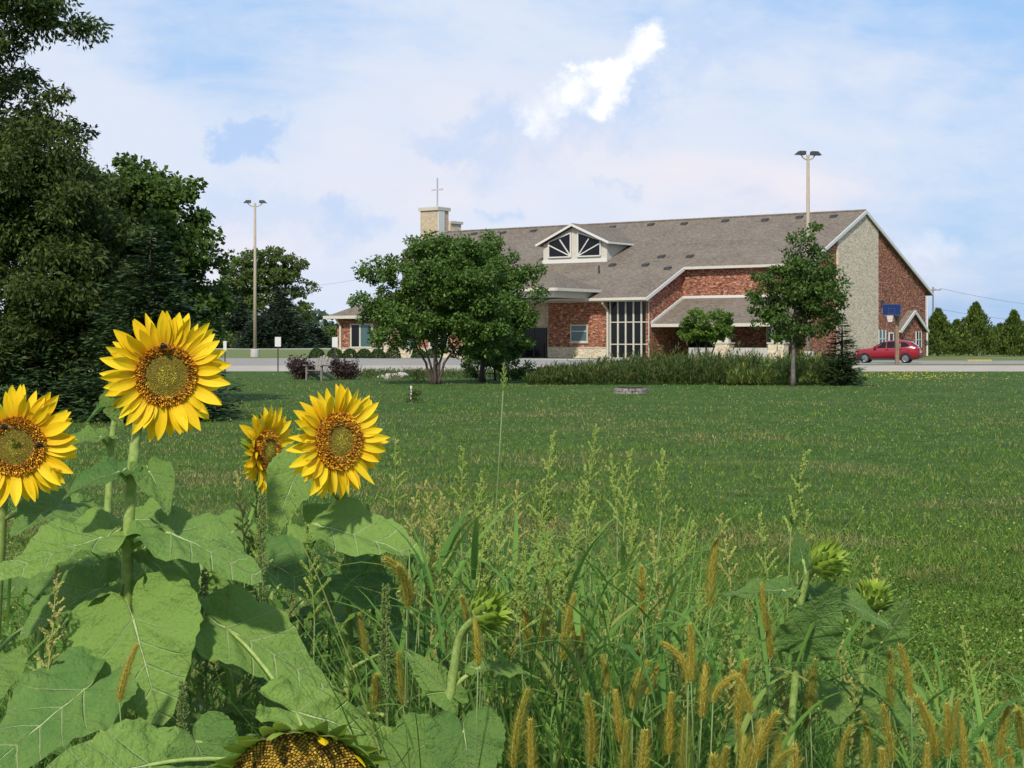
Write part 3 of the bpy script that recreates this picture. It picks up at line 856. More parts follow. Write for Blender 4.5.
    b = MB(); b.box(xl - o - .08, yf - o - .1, ez - .2, xr + o, yf - o - .003, ez + .1); b.box(xl - o - .12, yf - o, ez - .2, xl - o - .003, yk, ez + .1)
    b.build('gutter', 'cream_trim', wr)
    b = MB(); b.tube([(xl + .6, yf - .85, ez - .1), (xl + .6, yf - .5, ez - .6), (xl + .6, yf - .18, ez - .9), (xl + .6, yf - .18, .1)], .12, 8); b.build('downspout', 'cream_trim', wg)
    for x0, w, m in ((-44.6, 2.8, 'glass_teal'), (-38.4, 2.2, 'glass_teal'), (-34.6, 2.2, 'glass_dark')):
        b = MB(); b.box(x0, yf - .04, 1.0, x0 + w, yf - .003, 3.2); w1 = b.build('window', m, wg)
        b = MB()
        for xx in (x0, x0 + 1.2, x0 + w): b.box(xx - .09, yf - .09, .95, xx + .09, yf - .003, 3.3)
        b.box(x0, yf - .09, 3.2, x0 + w, yf - .003, 3.3); b.box(x0, yf - .1, .95, x0 + w, yf - .003, 1.05)
        b.build('window_frame', 'cream_trim', w1)
        b = MB(); b.box(x0 + .1, yf - .06, 1.05, x0 + 1.1, yf - .041, 3.18); b.build('pane', 'glass_dark', w1)
    b = MB(); b.box(-40.6, yf - .5, 0, -39.3, yf - .06, 2.9); b.build('stone_pier', 'stone_cladding', wg)
    # tower --------------------------------------------------------------
    # stands behind the roof at the left end of the ridge
    tx1, tx0, ty0, ty1, tz = -51.5, -54.0, 0.6, 2.6, 16.4
    b = MB(); b.box(tx0, ty0, 0, tx1, ty1, tz); tw = b.build('tower', 'tan_brick', p)
    b = MB(); b.box(tx0 - .18, ty0 - .18, tz, tx1 + .18, ty1 + .18, tz + .38); b.build('cap', 'stone_cap', tw)
    b = MB(); b.box(tx1 + .003, ty0 + .02, 8, tx1 + .12, ty0 + 1.15, tz - .003); b.build('white_panel', 'white_paint', tw)
    b = MB(); b.box(tx1 - 1.6, ty1, 0, tx1 + .25, ty1 + 2.0, 15.0); b.build('step_block', 'stone_cladding', tw)
    b = MB(); b.box(tx1 - 1.6, ty1 + .003, 15.0, tx1 + .42, ty1 + 2.2, 15.3); b.build('step_cap', 'stone_cap', tw)
    cx, cy = (tx0 + tx1) / 2 + .4, (ty0 + ty1) / 2
    b = MB(); b.box(cx - .07, cy - .07, tz + .38, cx + .07, cy + .07, tz + 3.75); b.box(cx - .8, cy - .06, tz + 2.35, cx - .07, cy + .06, tz + 2.52); b.box(cx + .07, cy - .06, tz + 2.35, cx + .8, cy + .06, tz + 2.52)
    tag(b.build('cross', 'cross_metal', tw), 'slender metal cross on top of the tower')


church()


# ------------------------------------------------------------------ trees
def tree(name, base, trunk_pts, trunk_r, lobes, nclump, clump_r, per, leaf, mname, label, cat='tree', group=None, bark='bark',
         droop=0.25, flat=0.7, shell=0.55, aspect=0.55, limbs=None, nlimb=9, upward=0.4, part='crown', stem_name='trunk', spread_dir=None):
    """trunk_pts, lobes relative to base. lobes: (cx,cy,cz,rx,ry,rz)"""
    t = thing(name, base, label, cat, group)
    lo = np.array(lobes, dtype=float); vol = lo[:, 3] * lo[:, 4] * lo[:, 5]
    C = []
    while len(C) < nclump:
        k = RNG.choice(len(lo), p=vol / vol.sum()); u = rnd_unit(1)[0] * (shell + (1 - shell) * RNG.random()) ** 0.7
        C.append(lo[k, :3] + u * lo[k, 3:] * (0.88 + 0.2 * RNG.random()))
    C = np.array(C)
    b = MB(); b.smooth = True
    tp = [Vector(p) for p in trunk_pts]
    stems = limbs or [tp]
    nodes = []
    for st in stems:
        st = [Vector(p) for p in st]
        pts = []
        for i in range(len(st) - 1):
            for k in range(4): pts.append(st[i].lerp(st[i + 1], k / 4))
        pts.append(st[-1])
        rad = [trunk_r * (1 - 0.8 * i / (len(pts) - 1)) * (1.35 if i == 0 else 1) for i in range(len(pts))]
        jit = trunk_r * 0.25
        pts = [p if i == 0 else p + Vector((random.uniform(-jit, jit), random.uniform(-jit, jit), 0)) for i, p in enumerate(pts)]
        b.tube(pts, rad, 8)
        nodes += [(p, r) for p, r in list(zip(pts, rad))[max(1, len(pts) // 4):]]
    # limbs to the clumps
    order = np.argsort(np.linalg.norm(C - np.array(tp[-1]) * 0.6, axis=1))
    mids = []
    for i, ci in enumerate(order):
        c = Vector(C[ci])
        best = min(nodes, key=lambda q: (q[0] - c).length + 1.2 * max(0, q[0].z - c.z + 0.25 * (c - q[0]).length))
        p, r = best
        L = (c - p).length
        if L < clump_r * 0.5: continue
        mid = p.lerp(c, 0.5) + Vector((random.uniform(-.08, .08) * L, random.uniform(-.08, .08) * L, -0.02 * L if droop > .4 else 0.07 * L))
        r0 = min(r * 0.6, 0.018 * L + 0.006)
        b.tube([p, mid, c], [r0, r0 * .65, r0 * .25], 5, cap=False)
        nodes.append((mid, r0 * .65)); nodes.append((c, r0 * .3))
    b.build(stem_name, bark, t, smooth=True)
    n = nclump * per
    ci = np.repeat(np.arange(nclump), per)
    cr = clump_r * RNG.uniform(0.6, 1.25, nclump)
    off = rnd_unit(n) * (RNG.random((n, 1)) ** 0.45)
    off[:, 2] *= flat
    pos = C[ci] + off * cr[ci][:, None]
    d = off * 0.6 + rnd_unit(n) * 0.8; d[:, 2] -= droop
    nn = rnd_unit(n) * 0.9 + np.array([0, 0, upward]) + off * 0.5
    L = leaf * RNG.uniform(0.65, 1.3, n)
    v, f = leaves_np(pos, d, nn, L, L * aspect)
    np_mesh(part, v, f, 4, mname, t)
    return t


def conifer(name, base, H, Rb, mname, label, n_whorl, per, spray, skirt=0.1, group=None, droop=0.25, cat='spruce', power=0.9, dens=1.0, bark='bark', lean=0.0):
    t = thing(name, base, label, cat, group)
    b = MB(); b.tube([(0, 0, 0), (lean * .5, 0, H * .5), (lean, 0, H * .97)], [0.022 * H + .02, 0.014 * H + .012, .008], 7)
    pos = []; dirs = []
    for i in range(n_whorl):
        f = (i + random.random() * .6) / n_whorl
        z0 = H * (skirt + (1 - skirt) * f)
        ln = Rb * (1 - f) ** power * random.uniform(.85, 1.1) + 0.02 * H
        nb = max(5, int(per * (1 - f * .6)))
        a0 = random.random() * 6.28
        for k in range(nb):
            a = a0 + 6.283 * (k + random.uniform(-.3, .3)) / nb; l = ln * random.uniform(.7, 1.15)
            ca, sa = math.cos(a), math.sin(a); z = max(.02, z0 + random.uniform(-.6, .6) * H * (1 - skirt) / n_whorl * 1.6)
            m = max(4, int(l / spray * 3.2 * dens))
            tip = None
            for j in range(m):
                s = (j + random.random()) / m
                s = s ** 0.75
                r = s * l; zz = z - droop * l * s + droop * 0.9 * l * s * s * s
                w = (random.random() - .5) * l * .42 * (1 - s * .55)
                pos.append((ca * r - sa * w + lean * f, sa * r + ca * w, zz + random.uniform(-.07, .05) * l))
                sg = 1 if w > 0 else -1
                dirs.append((ca * 1.0 - sa * sg * .7, sa * 1.0 + ca * sg * .7, random.uniform(-.35, .25)))
            if i % 2 == 0 and k % 2 == 0:
                b.tube([(lean * f, 0, z), (ca * l * .6 + lean * f, sa * l * .6, z - droop * l * .45)], [.006 * H * (1 - f) + .004, .003], 4, cap=False)
    b.build('trunk', bark, t)
    pos = np.array(pos); d = np.array(dirs); n = len(pos)
    nn = rnd_unit(n) * .5 + np.array([0, 0, 1.0])
    L = spray * RNG.uniform(.7, 1.3, n)
    v, f = leaves_np(pos, d, nn, L, L * .42)
    np_mesh('crown', v, f, 4, mname, t)
    return t


def trees():
    # dark mass at the left
    D = 33.0; k = D / F
    def rel(px, py, bpx, dy=0.0): return ((px - bpx) * k, dy, EYE + (HZ - py) * k)
    bx = -60
    lobes = []
    for (px, py, rx, rz) in [(-70, -60, 90, 90), (10, 15, 70, 70), (-40, 110, 130, 90), (40, 170, 75, 60), (-10, 230, 130, 85), (50, 20, 58, 30), (60, 285, 85, 60), (90, 240, 55, 55), (70, 210, 60, 60), (30, 340, 90, 40), (-120, 250, 110, 110), (85, 330, 55, 55)]:
        c = rel(px, py, bx, random.uniform(-.8, .8)); lobes.append((*c, rx * k, max(rx * k * .8, 1.0), rz * k))
    tree('locust_tree', G(bx, D), [(0, 0, 0), (.1, 0, 2.2), (.4, 0, 5), (.9, .1, 8.6)], .21, lobes, 680, .48, 210, .13, 'locust_leaves',
         'tall dark green tree with drooping sprays of narrow leaflets at the left edge', droop=.55, flat=.6, aspect=.4, shell=.1)
    D = 39.0; k = D / F; bx = 140
    lobes = []
    for (px, py, rx, rz) in [(128, 195, 45, 48), (160, 225, 52, 55), (115, 250, 60, 60), (185, 250, 40, 40), (150, 300, 75, 55), (100, 330, 70, 50), (195, 300, 28, 40), (90, 210, 45, 45)]:
        c = rel(px, py, bx, random.uniform(-.4, .4)); lobes.append((*c, rx * k, rx * k, rz * k))
    tree('maple_tree', G(bx, D), [(0, 0, 0), (0, 0, 1.6), (.05, 0, 3.4), (0, 0, 5.6)], .14, lobes, 330, .36, 190, .125, 'maple_leaves',
         'rounded maple with lighter leaves rising behind the dark spruce', droop=.2, aspect=.8, shell=.4)
    conifer('spruce_tree', G(150, 31), 3.7, 1.72, 'spruce_needles', 'dark spruce with low skirts on the lawn behind the tallest sunflower', 34, 17, .15, skirt=.02, dens=2.2, power=.75)
    conifer('spruce_tree', G(60, 32.5), 3.3, 1.5, 'spruce_needles', 'dark spruce at the far left, half under the drooping tree', 30, 15, .15, skirt=.02, dens=2.0, power=.7)
    tree('slim_tree', G(6, 64), [(0, 0, 0), (0, 0, 1.6), (.1, 0, 3.4)], .13, [(0, 0, 3.6, 2.2, 2, 1.9)], 60, .6, 90, .16, 'locust_leaves',
         'slim tree standing beyond the lawn at the left edge, trunk showing under dark foliage')
    # multi stemmed crabapple in the middle of the lawn
    D = 57.0; k = D / F; bx = 435
    lobes = []
    for (px, py, rx, rz) in [(440, 275, 56, 40), (388, 292, 44, 34), (372, 312, 30, 20), (420, 318, 60, 34), (478, 300, 48, 56), (470, 335, 46, 22), (425, 258, 34, 18), (400, 338, 34, 14), (460, 252, 34, 18), (455, 290, 56, 46)]:
        c = rel(px, py, bx, random.uniform(-.4, .4)); lobes.append((*c, rx * k, rx * k * .95, rz * k))
    limbs = []
    for (a, px, py) in ((-1, 398, 310), (-.5, 415, 290), (0, 437, 268), (.5, 455, 300), (1, 478, 310), (.2, 428, 300)):
        e = rel(px, py, bx, random.uniform(-.7, .7))
        limbs.append([(a * .13, random.uniform(-.1, .1), 0), (a * .32, e[1] * .3, .75), (a * .32 + (e[0] - a * .32) * .4, e[1] * .6, 1.45), e])
    tree('crabapple_tree', G(bx, D), limbs[2], .058, lobes, 360, .34, 130, .125, 'crabapple_leaves',
         'spreading multi-stemmed small tree on the lawn before the church', limbs=limbs, droop=.2, aspect=.6, shell=.3)
    D = 60.0; k = D / F; bx = 482
    lobes = []
    for (px, py, rx, rz) in [(486, 254, 30, 22), (505, 270, 30, 26), (514, 292, 32, 34), (500, 318, 40, 34), (522, 330, 24, 26), (500, 348, 36, 14)]:
        c = rel(px, py, bx, random.uniform(-.4, .4)); lobes.append((*c, rx * k, rx * k, rz * k))
    tree('lawn_tree', G(bx, D), [(0, 0, 0), (.05, 0, 1.2), (.25, 0, 3.4)], .12, lobes, 150, .36, 140, .13, 'crabapple_leaves',
         'dense dark tree with single trunk right of the multi-stemmed tree', droop=.2, aspect=.6, shell=.3)
    D = 63.0; k = D / F
    tree('shrub', G(495, D), [(0, 0, 0), (0, 0, .5), (0, 0, .9)], .05, [(-.5, 0, .65, .8, .7, .62), (.7, 0, .6, .8, .7, .6), (0, 0, .95, .8, .7, .45)], 60, .26, 100, .10, 'crabapple_leaves',
         'rounded dark shrub at the foot of the single-trunk tree', 'shrub', part='foliage', stem_name='stem')
    # small light tree in front of the porch
    D = 75.0; k = D / F; bx = 706
    lobes = []
    for (px, py, rx, rz) in [(706, 322, 25, 14), (692, 330, 16, 11), (720, 331, 16, 11), (706, 333, 28, 9)]:
        c = rel(px, py, bx, random.uniform(-.2, .2)); lobes.append((*c, rx * k, rx * k, rz * k))
    tree('small_tree', G(bx, D), [(0, 0, 0), (0, 0, 1.0), (.03, 0, 2.2)], .06, lobes, 95, .26, 105, .115, 'light_leaves',
         'small light green umbrella-shaped tree before the church porch', droop=.1, aspect=.6, flat=.5,
         limbs=[[(-.1, 0, 0), (-.3, 0, 1.0), (-.6, .1, 1.9)], [(.1, 0, 0), (.3, 0, 1.0), (.6, 0, 1.9)], [(0, .1, 0), (0, .1, 1.0), (.1, .2, 2.2)]])
    # young tree right
    D = 54.5; k = D / F; bx = 793
    lobes = []
    for (px, py, rx, rz) in [(803, 236, 22, 20), (784, 262, 22, 16), (834, 322, 16, 10), (766, 318, 13, 10), (802, 268, 40, 28), (822, 300, 32, 24), (815, 285, 36, 26), (780, 295, 32, 30), (800, 318, 44, 28), (760, 305, 12, 9), (778, 335, 22, 12), (838, 268, 18, 10), (838, 322, 14, 14)]:
        c = rel(px, py, bx, random.uniform(-.3, .3)); lobes.append((*c, rx * k, rx * k, rz * k))
    tree('young_tree', G(bx, D), [(0, 0, 0), (0, 0, 1.5), (.1, 0, 3.2), (.3, 0, 5.2)], .085, lobes, 195, .27, 80, .125, 'young_leaves',
         'young tree with open crown and straight trunk at the end of the planting bed', droop=.3, aspect=.6, shell=.2, bark='grey_bark')
    conifer('small_spruce', G(842, 55.5), 2.45, .85, 'spruce_needles', 'small spruce on the lawn right of the young tree', 26, 13, .13, skirt=.03, dens=2.2)
    # trees far off to the left
    D = 420.0; k = D / F
    lobes = []; bx = 268
    for (px, py, rx, rz) in [(240, 270, 24, 14), (262, 260, 28, 12), (287, 266, 22, 13), (303, 288, 13, 9), (303, 308, 12, 7), (224, 285, 16, 10), (270, 276, 30, 10), (245, 305, 20, 10), (285, 295, 18, 7), (233, 302, 20, 16), (262, 300, 24, 16), (302, 316, 14, 11), (250, 285, 30, 10)]:
        c = rel(px, py, bx, random.uniform(-1, 1)); lobes.append((*c, rx * k, rx * k, rz * k))
    tree('spreading_tree', G(bx, D), [(0, 0, 0), (0, 0, 7), (-1, 0, 13), (0, 0, 20)], .75, lobes, 400, 1.35, 55, .75, 'far_leaves',
         'tall spreading tree with see-through umbrella crown beyond the field', droop=.1, aspect=.7, flat=.55, shell=.5, bark='grey_bark',
         limbs=[[(0, 0, 0), (-.5, 0, 8), (-6, 0, 17), (-9, 0, 21)], [(0, 0, 0), (.5, 0, 9), (2, 0, 16), (4, 0, 22)], [(0, 0, 0), (1, 0, 7), (6, 0, 13), (9, 0, 16)]])
    far = [(282, 380, 286, 34, 'widest dark spruce below the spreading tree'), (236, 390, 294, 28, 'dark spruce left of the light pole beyond the field'),
           (259, 370, 314, 24, 'short spruce right behind the light pole'), (312, 400, 322, 24, 'low spruce at the right end of the far spruce row'), (215, 395, 312, 20, 'dark spruce leftmost in the far spruce row')]
    for (px, D, py, hw, lab) in far:
        conifer('far_spruce', G(px, D), EYE + (HZ - py) * D / F, hw * D / F, 'far_spruce', lab, 30, 13, .95, skirt=.02, group='spruces beyond the field', dens=2.2, power=.8)
    for (px, D, py, rx, lab) in [(330, 430, 328, 20, 'dark bushy tree beyond the field left of the brick wing'), (200, 400, 320, 22, 'bushy tree far behind the near spruce'), (345, 440, 330, 18, 'bushy tree just behind the wing roof'),
                                 (228, 385, 334, 18, 'low bushy tree left behind the light pole'), (300, 405, 336, 18, 'low bushy tree by the far spruces')]:
        kk = D / F; h = EYE + (HZ - py) * kk
        tree('bushy_tree', G(px, D), [(0, 0, 0), (0, 0, h * .5)], .3, [(0, 0, h * .5, rx * kk, rx * kk, h * .5)], 60, 1.3, 60, .9, 'far_leaves', lab, group='bushy trees beyond the field', shell=.5)
    # far wood as one mass
    n = 26000
    px = RNG.uniform(-250, 1300, n)
    D = RNG.uniform(620, 680, n); top = 322 + 3.5 * np.sin(px * .06) + 2.5 * np.sin(px * .17 + 1) + 2 * np.sin(px * .41) + 9 * np.clip((px - 620) / 200, 0, 1)
    top = np.where(px < 330, top - 9, top)
    py = top + (347 - top) * RNG.random(n) ** 1.15
    c = np.stack([(px - 512) / F * D, D, EYE + (HZ - py) / F * D], 1)
    v, f = leaves_np(c, rnd_unit(n), rnd_unit(n) + np.array([0, -.6, .4]), RNG.uniform(1.5, 3.2, n), 2.0)
    tag(np_mesh('distant_woods', v, f, 4, 'wood_leaves'), 'dark distant woods along the horizon', 'woods', kind='stuff')
    # arborvitae screen right of the church
    cd = [(938, 172, 311, 20, 'squat cedar beside the church corner'), (957, 185, 322, 14, 'low dark cedar in the gap of the row'), (976, 172, 305, 21, 'tallest pointed cedar in the row'),
          (1000, 186, 326, 12, 'low cedar between the two tall ones'), (1014, 170, 313, 15, 'narrow cedar near the right edge'), (1034, 172, 312, 16, 'cedar cut off by the right edge'), (1060, 172, 309, 20, 'cedar beyond the right edge')]
    for (px, D, py, hw, lab) in cd:
        h = EYE + (HZ - py) * D / F; r = hw * D / F
        t = thing('cedar_tree', G(px, D), lab, 'cedar', 'cedars screening the parking lot')
        b = MB(); b.tube([(0, 0, 0), (0, 0, h * .9)], [.16, .03], 6); b.build('trunk', 'bark', t)
        n = 5200
        s = RNG.random(n) ** 0.8; a = RNG.uniform(0, 6.283, n)
        ph = px * .37; lump = 1 + .30 * np.sin(a * 5 + s * 11 + ph) + .20 * np.sin(a * 3 - s * 21 + 2 * ph) + .14 * np.sin(a * 9 + s * 37)
        rr = r * np.minimum(1.0, (1 - s) * 1.3) ** .95 * (.88 + .12 * np.sin(s * 3)) * (0.6 + .45 * RNG.random(n)) * lump + .06
        c = np.stack([rr * np.cos(a), rr * np.sin(a), s * h * (.97 + .06 * RNG.random(n))], 1)
        d = np.stack([np.cos(a) * .6, np.sin(a) * .6, np.full(n, .9)], 1) + rnd_unit(n) * .4
        v, f = leaves_np(c, d, np.stack([np.cos(a), np.sin(a), np.full(n, .3)], 1) + rnd_unit(n) * .6, RNG.uniform(.2, .45, n), .2)
        np_mesh('crown', v, f, 4, 'cedar_leaves', t)
    # boxwoods in front of the wing
    bw = [(317, 'leftmost boxwood ball, behind the purple shrub'), (335, 'boxwood ball behind the right parking sign'), (350, 'boxwood ball under the wing window frame'), (364, 'boxwood ball below the teal window'),
          (378, 'boxwood ball left of the stone pier'), (393, 'tallest boxwood, against the stone pier'), (419, 'boxwood seen between the tree stems'), (432, 'boxwood farther right behind the tree stems')]
    for i, (px, lab) in enumerate(bw):
        t = thing('boxwood', G(px, 148), lab, 'shrub', 'clipped boxwoods along the church wing')
        n = 1500; u = rnd_unit(n); u[:, 2] = np.abs(u[:, 2]) * 1.0
        rr = .62 + .1 * RNG.random((n, 1)); c = u * rr * np.array([1, 1, 1.5 if i == 5 else 1.2]) * (1.05 if i < 2 else 1)
        v, f = leaves_np(c, rnd_unit(n) + u * .5, u + rnd_unit(n) * .6, .13, .09)
        np_mesh('foliage', v, f, 4, 'boxwood_leaves', t)
        b = MB(); b.tube([(0, 0, 0), (0, 0, .6)], [.06, .03], 6); b.build('stem', 'bark', t)
    for (px, lab, s) in ((303, 'dark purple shrub left of the wooden chair', .72), (343, 'dark purple shrub right behind the wooden chair', .70)):
        t = thing('purple_shrub', G(px, 64.5), lab, 'shrub', 'dark purple shrubs around the wooden chair')
        b = MB()
        C = []
        for i in range(26):
            a = random.random() * 6.28; l = random.uniform(.35, .85) * s; h = random.uniform(.3, 1.0) * s
            b.tube([(0, 0, 0), (math.cos(a) * l * .5, math.sin(a) * l * .5, h * .7), (math.cos(a) * l, math.sin(a) * l, h)], [.015, .01, .004], 4); C.append((math.cos(a) * l, math.sin(a) * l, h)); C.append((math.cos(a) * l * .6, math.sin(a) * l * .6, h * .75))
        b.build('stem', 'bark', t)
        C = np.array(C); n = 2600; ci = RNG.integers(0, len(C), n); pos = C[ci] + RNG.normal(size=(n, 3)) * .11
        pos[:, 2] = np.maximum(pos[:, 2], .02)
        v, f = leaves_np(pos, rnd_unit(n), rnd_unit(n) + np.array([0, 0, .5]), .10, .06); np_mesh('foliage', v, f, 4, 'purple_leaves', t)


trees()


# ------------------------------------------------------------------ prairie planting bed
def prairie():
    def stems(name, n, pxr, Dr, hf, mname, label, leaf, nleaf):
        px = RNG.uniform(*pxr, n); D = RNG.uniform(*Dr, n)
        x = (px - 512) / F * D; h = hf(px, D) * (RNG.uniform(.3, 1.05, n) + .6 * (RNG.random(n) < .12) * RNG.random(n)) * (1 + .22 * np.sin(px * .19) * np.sin(px * .071 + D))
        m = n * nleaf; idx = np.repeat(np.arange(n), nleaf)
        s = RNG.random(m) ** .8
        lean = RNG.normal(size=(n, 2)) * .12
        pos = np.stack([x[idx] + lean[idx, 0] * s * h[idx], D[idx] + lean[idx, 1] * s * h[idx], s * h[idx]], 1)
        a = RNG.uniform(0, 6.283, m)
        d = np.stack([np.cos(a), np.sin(a), RNG.uniform(.3, 2.6, m)], 1); nn = rnd_unit(m) * .6 + np.stack([-np.cos(a), -np.sin(a), np.full(m, .6)], 1)
        v, f = leaves_np(pos, d, nn, RNG.uniform(.6, 1.4, m) * leaf, leaf * .17)
        tag(np_mesh(name, v, f, 4, mname), label, 'plants', kind='stuff')
    stems('prairie_plants', 3800, (527, 760), (56, 66), lambda p, D: np.interp(p, [525, 545, 580, 650, 700, 760], [.22, .40, .55, .88, .92, .88]) + 0 * D, 'prairie_leaves',
          'bed of tall dark green prairie plants before the church', .20, 15)
    stems('goldenrod', 2000, (725, 850), (55.2, 66), lambda p, D: np.interp(p, [725, 760, 800, 850], [.45, .75, .9, .7]) + 0 * D, 'goldenrod_leaves',
          'patch of yellow-green goldenrod around the young tree trunk', .20, 15)
    # grassy strip and low growth near the road on the left
    stems('roadside_growth', 1500, (362, 560), (63, 80), lambda p, D: .2 + 0 * D + 0 * p, 'prairie_leaves', 'low rough growth along the road behind the lawn trees', .12, 8)


prairie()


# ------------------------------------------------------------------ street furniture and small things
def furniture():
    # light poles
    for (px, D, top, rz, lab) in ((255, 160, 203, .1, 'tall tan light pole with two lamp heads at left beyond the road'), (808, 119, 155, .25, 'tall light pole rising behind the young tree before the church roof')):
        h = EYE + (HZ - top) * D / F
        t = thing('light_pole', G(px, D), lab, 'light pole', 'parking lot light poles', rz)
        b = MB(); b.lathe([(.45, 0), (.45, .75), (.38, .8)], 12); b.build('base', 'concrete', t)
        b = MB(); b.tube([(0, 0, .8), (0, 0, h * .5), (0, 0, h)], [.19, .15, .11], 10); b.build('pole', 'pole_metal', t, smooth=True)
        s = D / 160
        for sg in (-1, 1):
            b = MB(); b.tube([(0, 0, h - .4), (sg * .5 * s, 0, h - .25), (sg * .75 * s, 0, h)], .05, 6); a = b.build('arm', 'pole_metal', t)
            b = MB(); b.hexa([(sg * (.65 * s) - .25, -.22, h), (sg * .65 * s + .25 + .3 * (sg > 0), -.22, h), (sg * .65 * s + .25 + .3 * (sg > 0), .22, h), (sg * .65 * s - .25 - .3 * (sg < 0), .22, h)],
                             [(sg * .65 * s - .22, -.2, h + .28), (sg * .65 * s + .25, -.2, h + .28), (sg * .65 * s + .25, .2, h + .28), (sg * .65 * s - .22, .2, h + .28)])
            b.build('lamp_head', 'dark_metal', a)
    for (px, top, bot, w, lab) in ((278, 337, 372, 6, 'white sign plate on thin post in front of the field, left of the wooden chair'), (335, 337, 374, 5.6, 'white sign plate on thin post behind the wooden chair'), (225, 341, 372, 3.2, 'small sign on a thin post next to the near spruce')):
        D = EYE * F / (bot - HZ); h = EYE + (HZ - top) * D / F; hw = w / 2 * D / F
        t = thing('parking_sign', G(px, D), lab, 'sign', 'parking signs along the road')
        b = MB(); b.box(-.03, -.02, 0, .03, .02, h - .05); b.build('post', 'dark_metal', t)
        b = MB(); b.box(-hw, -.045, h - .48, hw, -.022, h); b.build('sign_plate', 'white_paint', t)
    # basketball hoop
    D = 109.0
    t = thing('basketball_hoop', G(897, D), 'basketball hoop with blue backboard on a brown pole beside the parked car', 'basketball hoop')
    b = MB(); b.box(-.12, -.12, 0, .12, .12, 4.1); b.build('pole', 'brown_wood', t)
    b = MB(); b.bar((-.05, -.1, 3.0), (-.42, -.55, 3.45), .09, .09); b.bar((-.05, -.1, 3.7), (-.42, -.55, 3.8), .09, .09); b.build('arm', 'dark_metal', t)
    ry = R(-38); c, s = math.cos(ry), math.sin(ry)
    def loc(x, y, z): return (-.5 + x * c - y * s, -.62 + x * s + y * c, z)
    def obox(b, x0, y0, z0, x1, y1, z1):
        b.hexa([loc(x0, y0, z0), loc(x1, y0, z0), loc(x1, y1, z0), loc(x0, y1, z0)], [loc(x0, y0, z1), loc(x1, y0, z1), loc(x1, y1, z1), loc(x0, y1, z1)])
    b = MB(); obox(b, -.66, -.03, 3.32, .66, .03, 4.06); bb = b.build('backboard', 'blue_panel', t)
    b = MB()
    for q in ((-.66, 3.32, .66, 3.345), (-.66, 4.035, .66, 4.06), (-.66, 3.345, -.635, 4.035), (.635, 3.345, .66, 4.035)): obox(b, q[0], -.045, q[1], q[2], -.031, q[3])
    for q in ((-.24, 3.44, .24, 3.46), (-.24, 3.76, .24, 3.78), (-.24, 3.46, -.22, 3.76), (.22, 3.46, .24, 3.76)): obox(b, q[0], -.045, q[1], q[2], -.031, q[3])
    b.build('board_outline', 'outline_blue', bb)
    b = MB(); b.tube([loc(.23 * math.cos(a * .3927), -.28 + .23 * math.sin(a * .3927), 3.3) for a in range(17)], .02, 6, cap=False); b.build('rim', 'orange_metal', t)
    b = MB()
    for i in range(16):
        a = i * .3927
        for j in range(3):
            r0 = .23 - .035 * j; r1 = .23 - .035 * (j + 1)
            for sg in (-.2, .2):
                b.tube([loc(r0 * math.cos(a + sg * j), -.28 + r0 * math.sin(a + sg * j), 3.3 - .15 * j), loc(r1 * math.cos(a + sg * (j + 1)), -.28 + r1 * math.sin(a + sg * (j + 1)), 3.15 - .15 * j)], .012, 4, cap=False)
    b.build('net', 'net_white', t)
    # utility poles and wires
    ends = []
    for (px, D, top, lab) in ((933, 230, 287, 'wooden utility pole with crossarm behind the church corner'), (1120, 420, 305, 'utility pole farther along the wires at right'), (440, 300, 262, 'utility pole hidden behind the church tower'), (246, 455, 290, 'utility pole among the far trees at left')):
        h = EYE + (HZ - top) * D / F
        t = thing('utility_pole', G(px, D), lab, 'utility pole', 'utility poles')
        b = MB(); b.tube([(0, 0, 0), (0, 0, h)], [.16, .11], 8); b.build('pole', 'old_wood', t)
        b = MB(); b.box(-.2, -.06, h - .5, 1.15, .06, h - .36); a = b.build('crossarm', 'old_wood', t)
        for x in (.3, 1.05):
            b = MB(); b.lathe([(.05, 0), (.07, .08), (.03, .2)], 8, (x, 0, h - .36)); b.build('insulator', 'grey_metal', a)
        ends.append(Vector((G(px, D).x, D, h)))
    def wire(a, c, sag, lab):
        b = MB(); b.tube([a.lerp(c, i / 16) - Vector((0, 0, sag * 4 * (i / 16) * (1 - i / 16))) for i in range(17)], .02, 4)
        tag(b.build('power_line', 'dark_metal'), lab, 'wire', 'overhead wires')
    wire(ends[0] + Vector((1.05, 0, -.2)), ends[1] + Vector((1.05, 0, -.2)), 1.6, 'upper overhead wire running right from the utility pole')
    wire(ends[0] + Vector((0, 0, -3)), ends[1] + Vector((0, 0, -3)), 1.8, 'lower overhead wire running right from the utility pole')
    wire(ends[2] + Vector((0, 0, -.2)), ends[3] + Vector((0, 0, -.2)), 1.2, 'overhead wire crossing the sky between the far trees and the tower')
    # rocks
    for (px, D, s, lab) in ((381, 66, (.19, .16, .11), 'small flat pale rock left of the big one'), (388, 65, (.16, .16, .16), 'small upright pale rock beside the big one'), (399, 66.5, (.36, .26, .19), 'largest pale rock on the lawn near the multi-stemmed tree'), (392.5, 66.5, (.22, .2, .14), 'low pale rock touching the largest rock')):
        bm = bmesh.new(); bmesh.ops.create_icosphere(bm, subdivisions=3, radius=1)
        ph = random.random() * 9
        for v in bm.verts:
            q = v.co
            v.co = q * (1 + .13 * math.sin(3 * q.x + ph) + .1 * math.sin(5 * q.y + 2 * ph) + .09 * math.sin(6 * q.z + ph))
            v.co = Vector((v.co.x * s[0], v.co.y * s[1], max(v.co.z, -.35) * s[2] + .3 * s[2]))
        me = bpy.data.meshes.new('rock'); bm.to_mesh(me); bm.free(); me.materials.append(MATS['field_stone'])
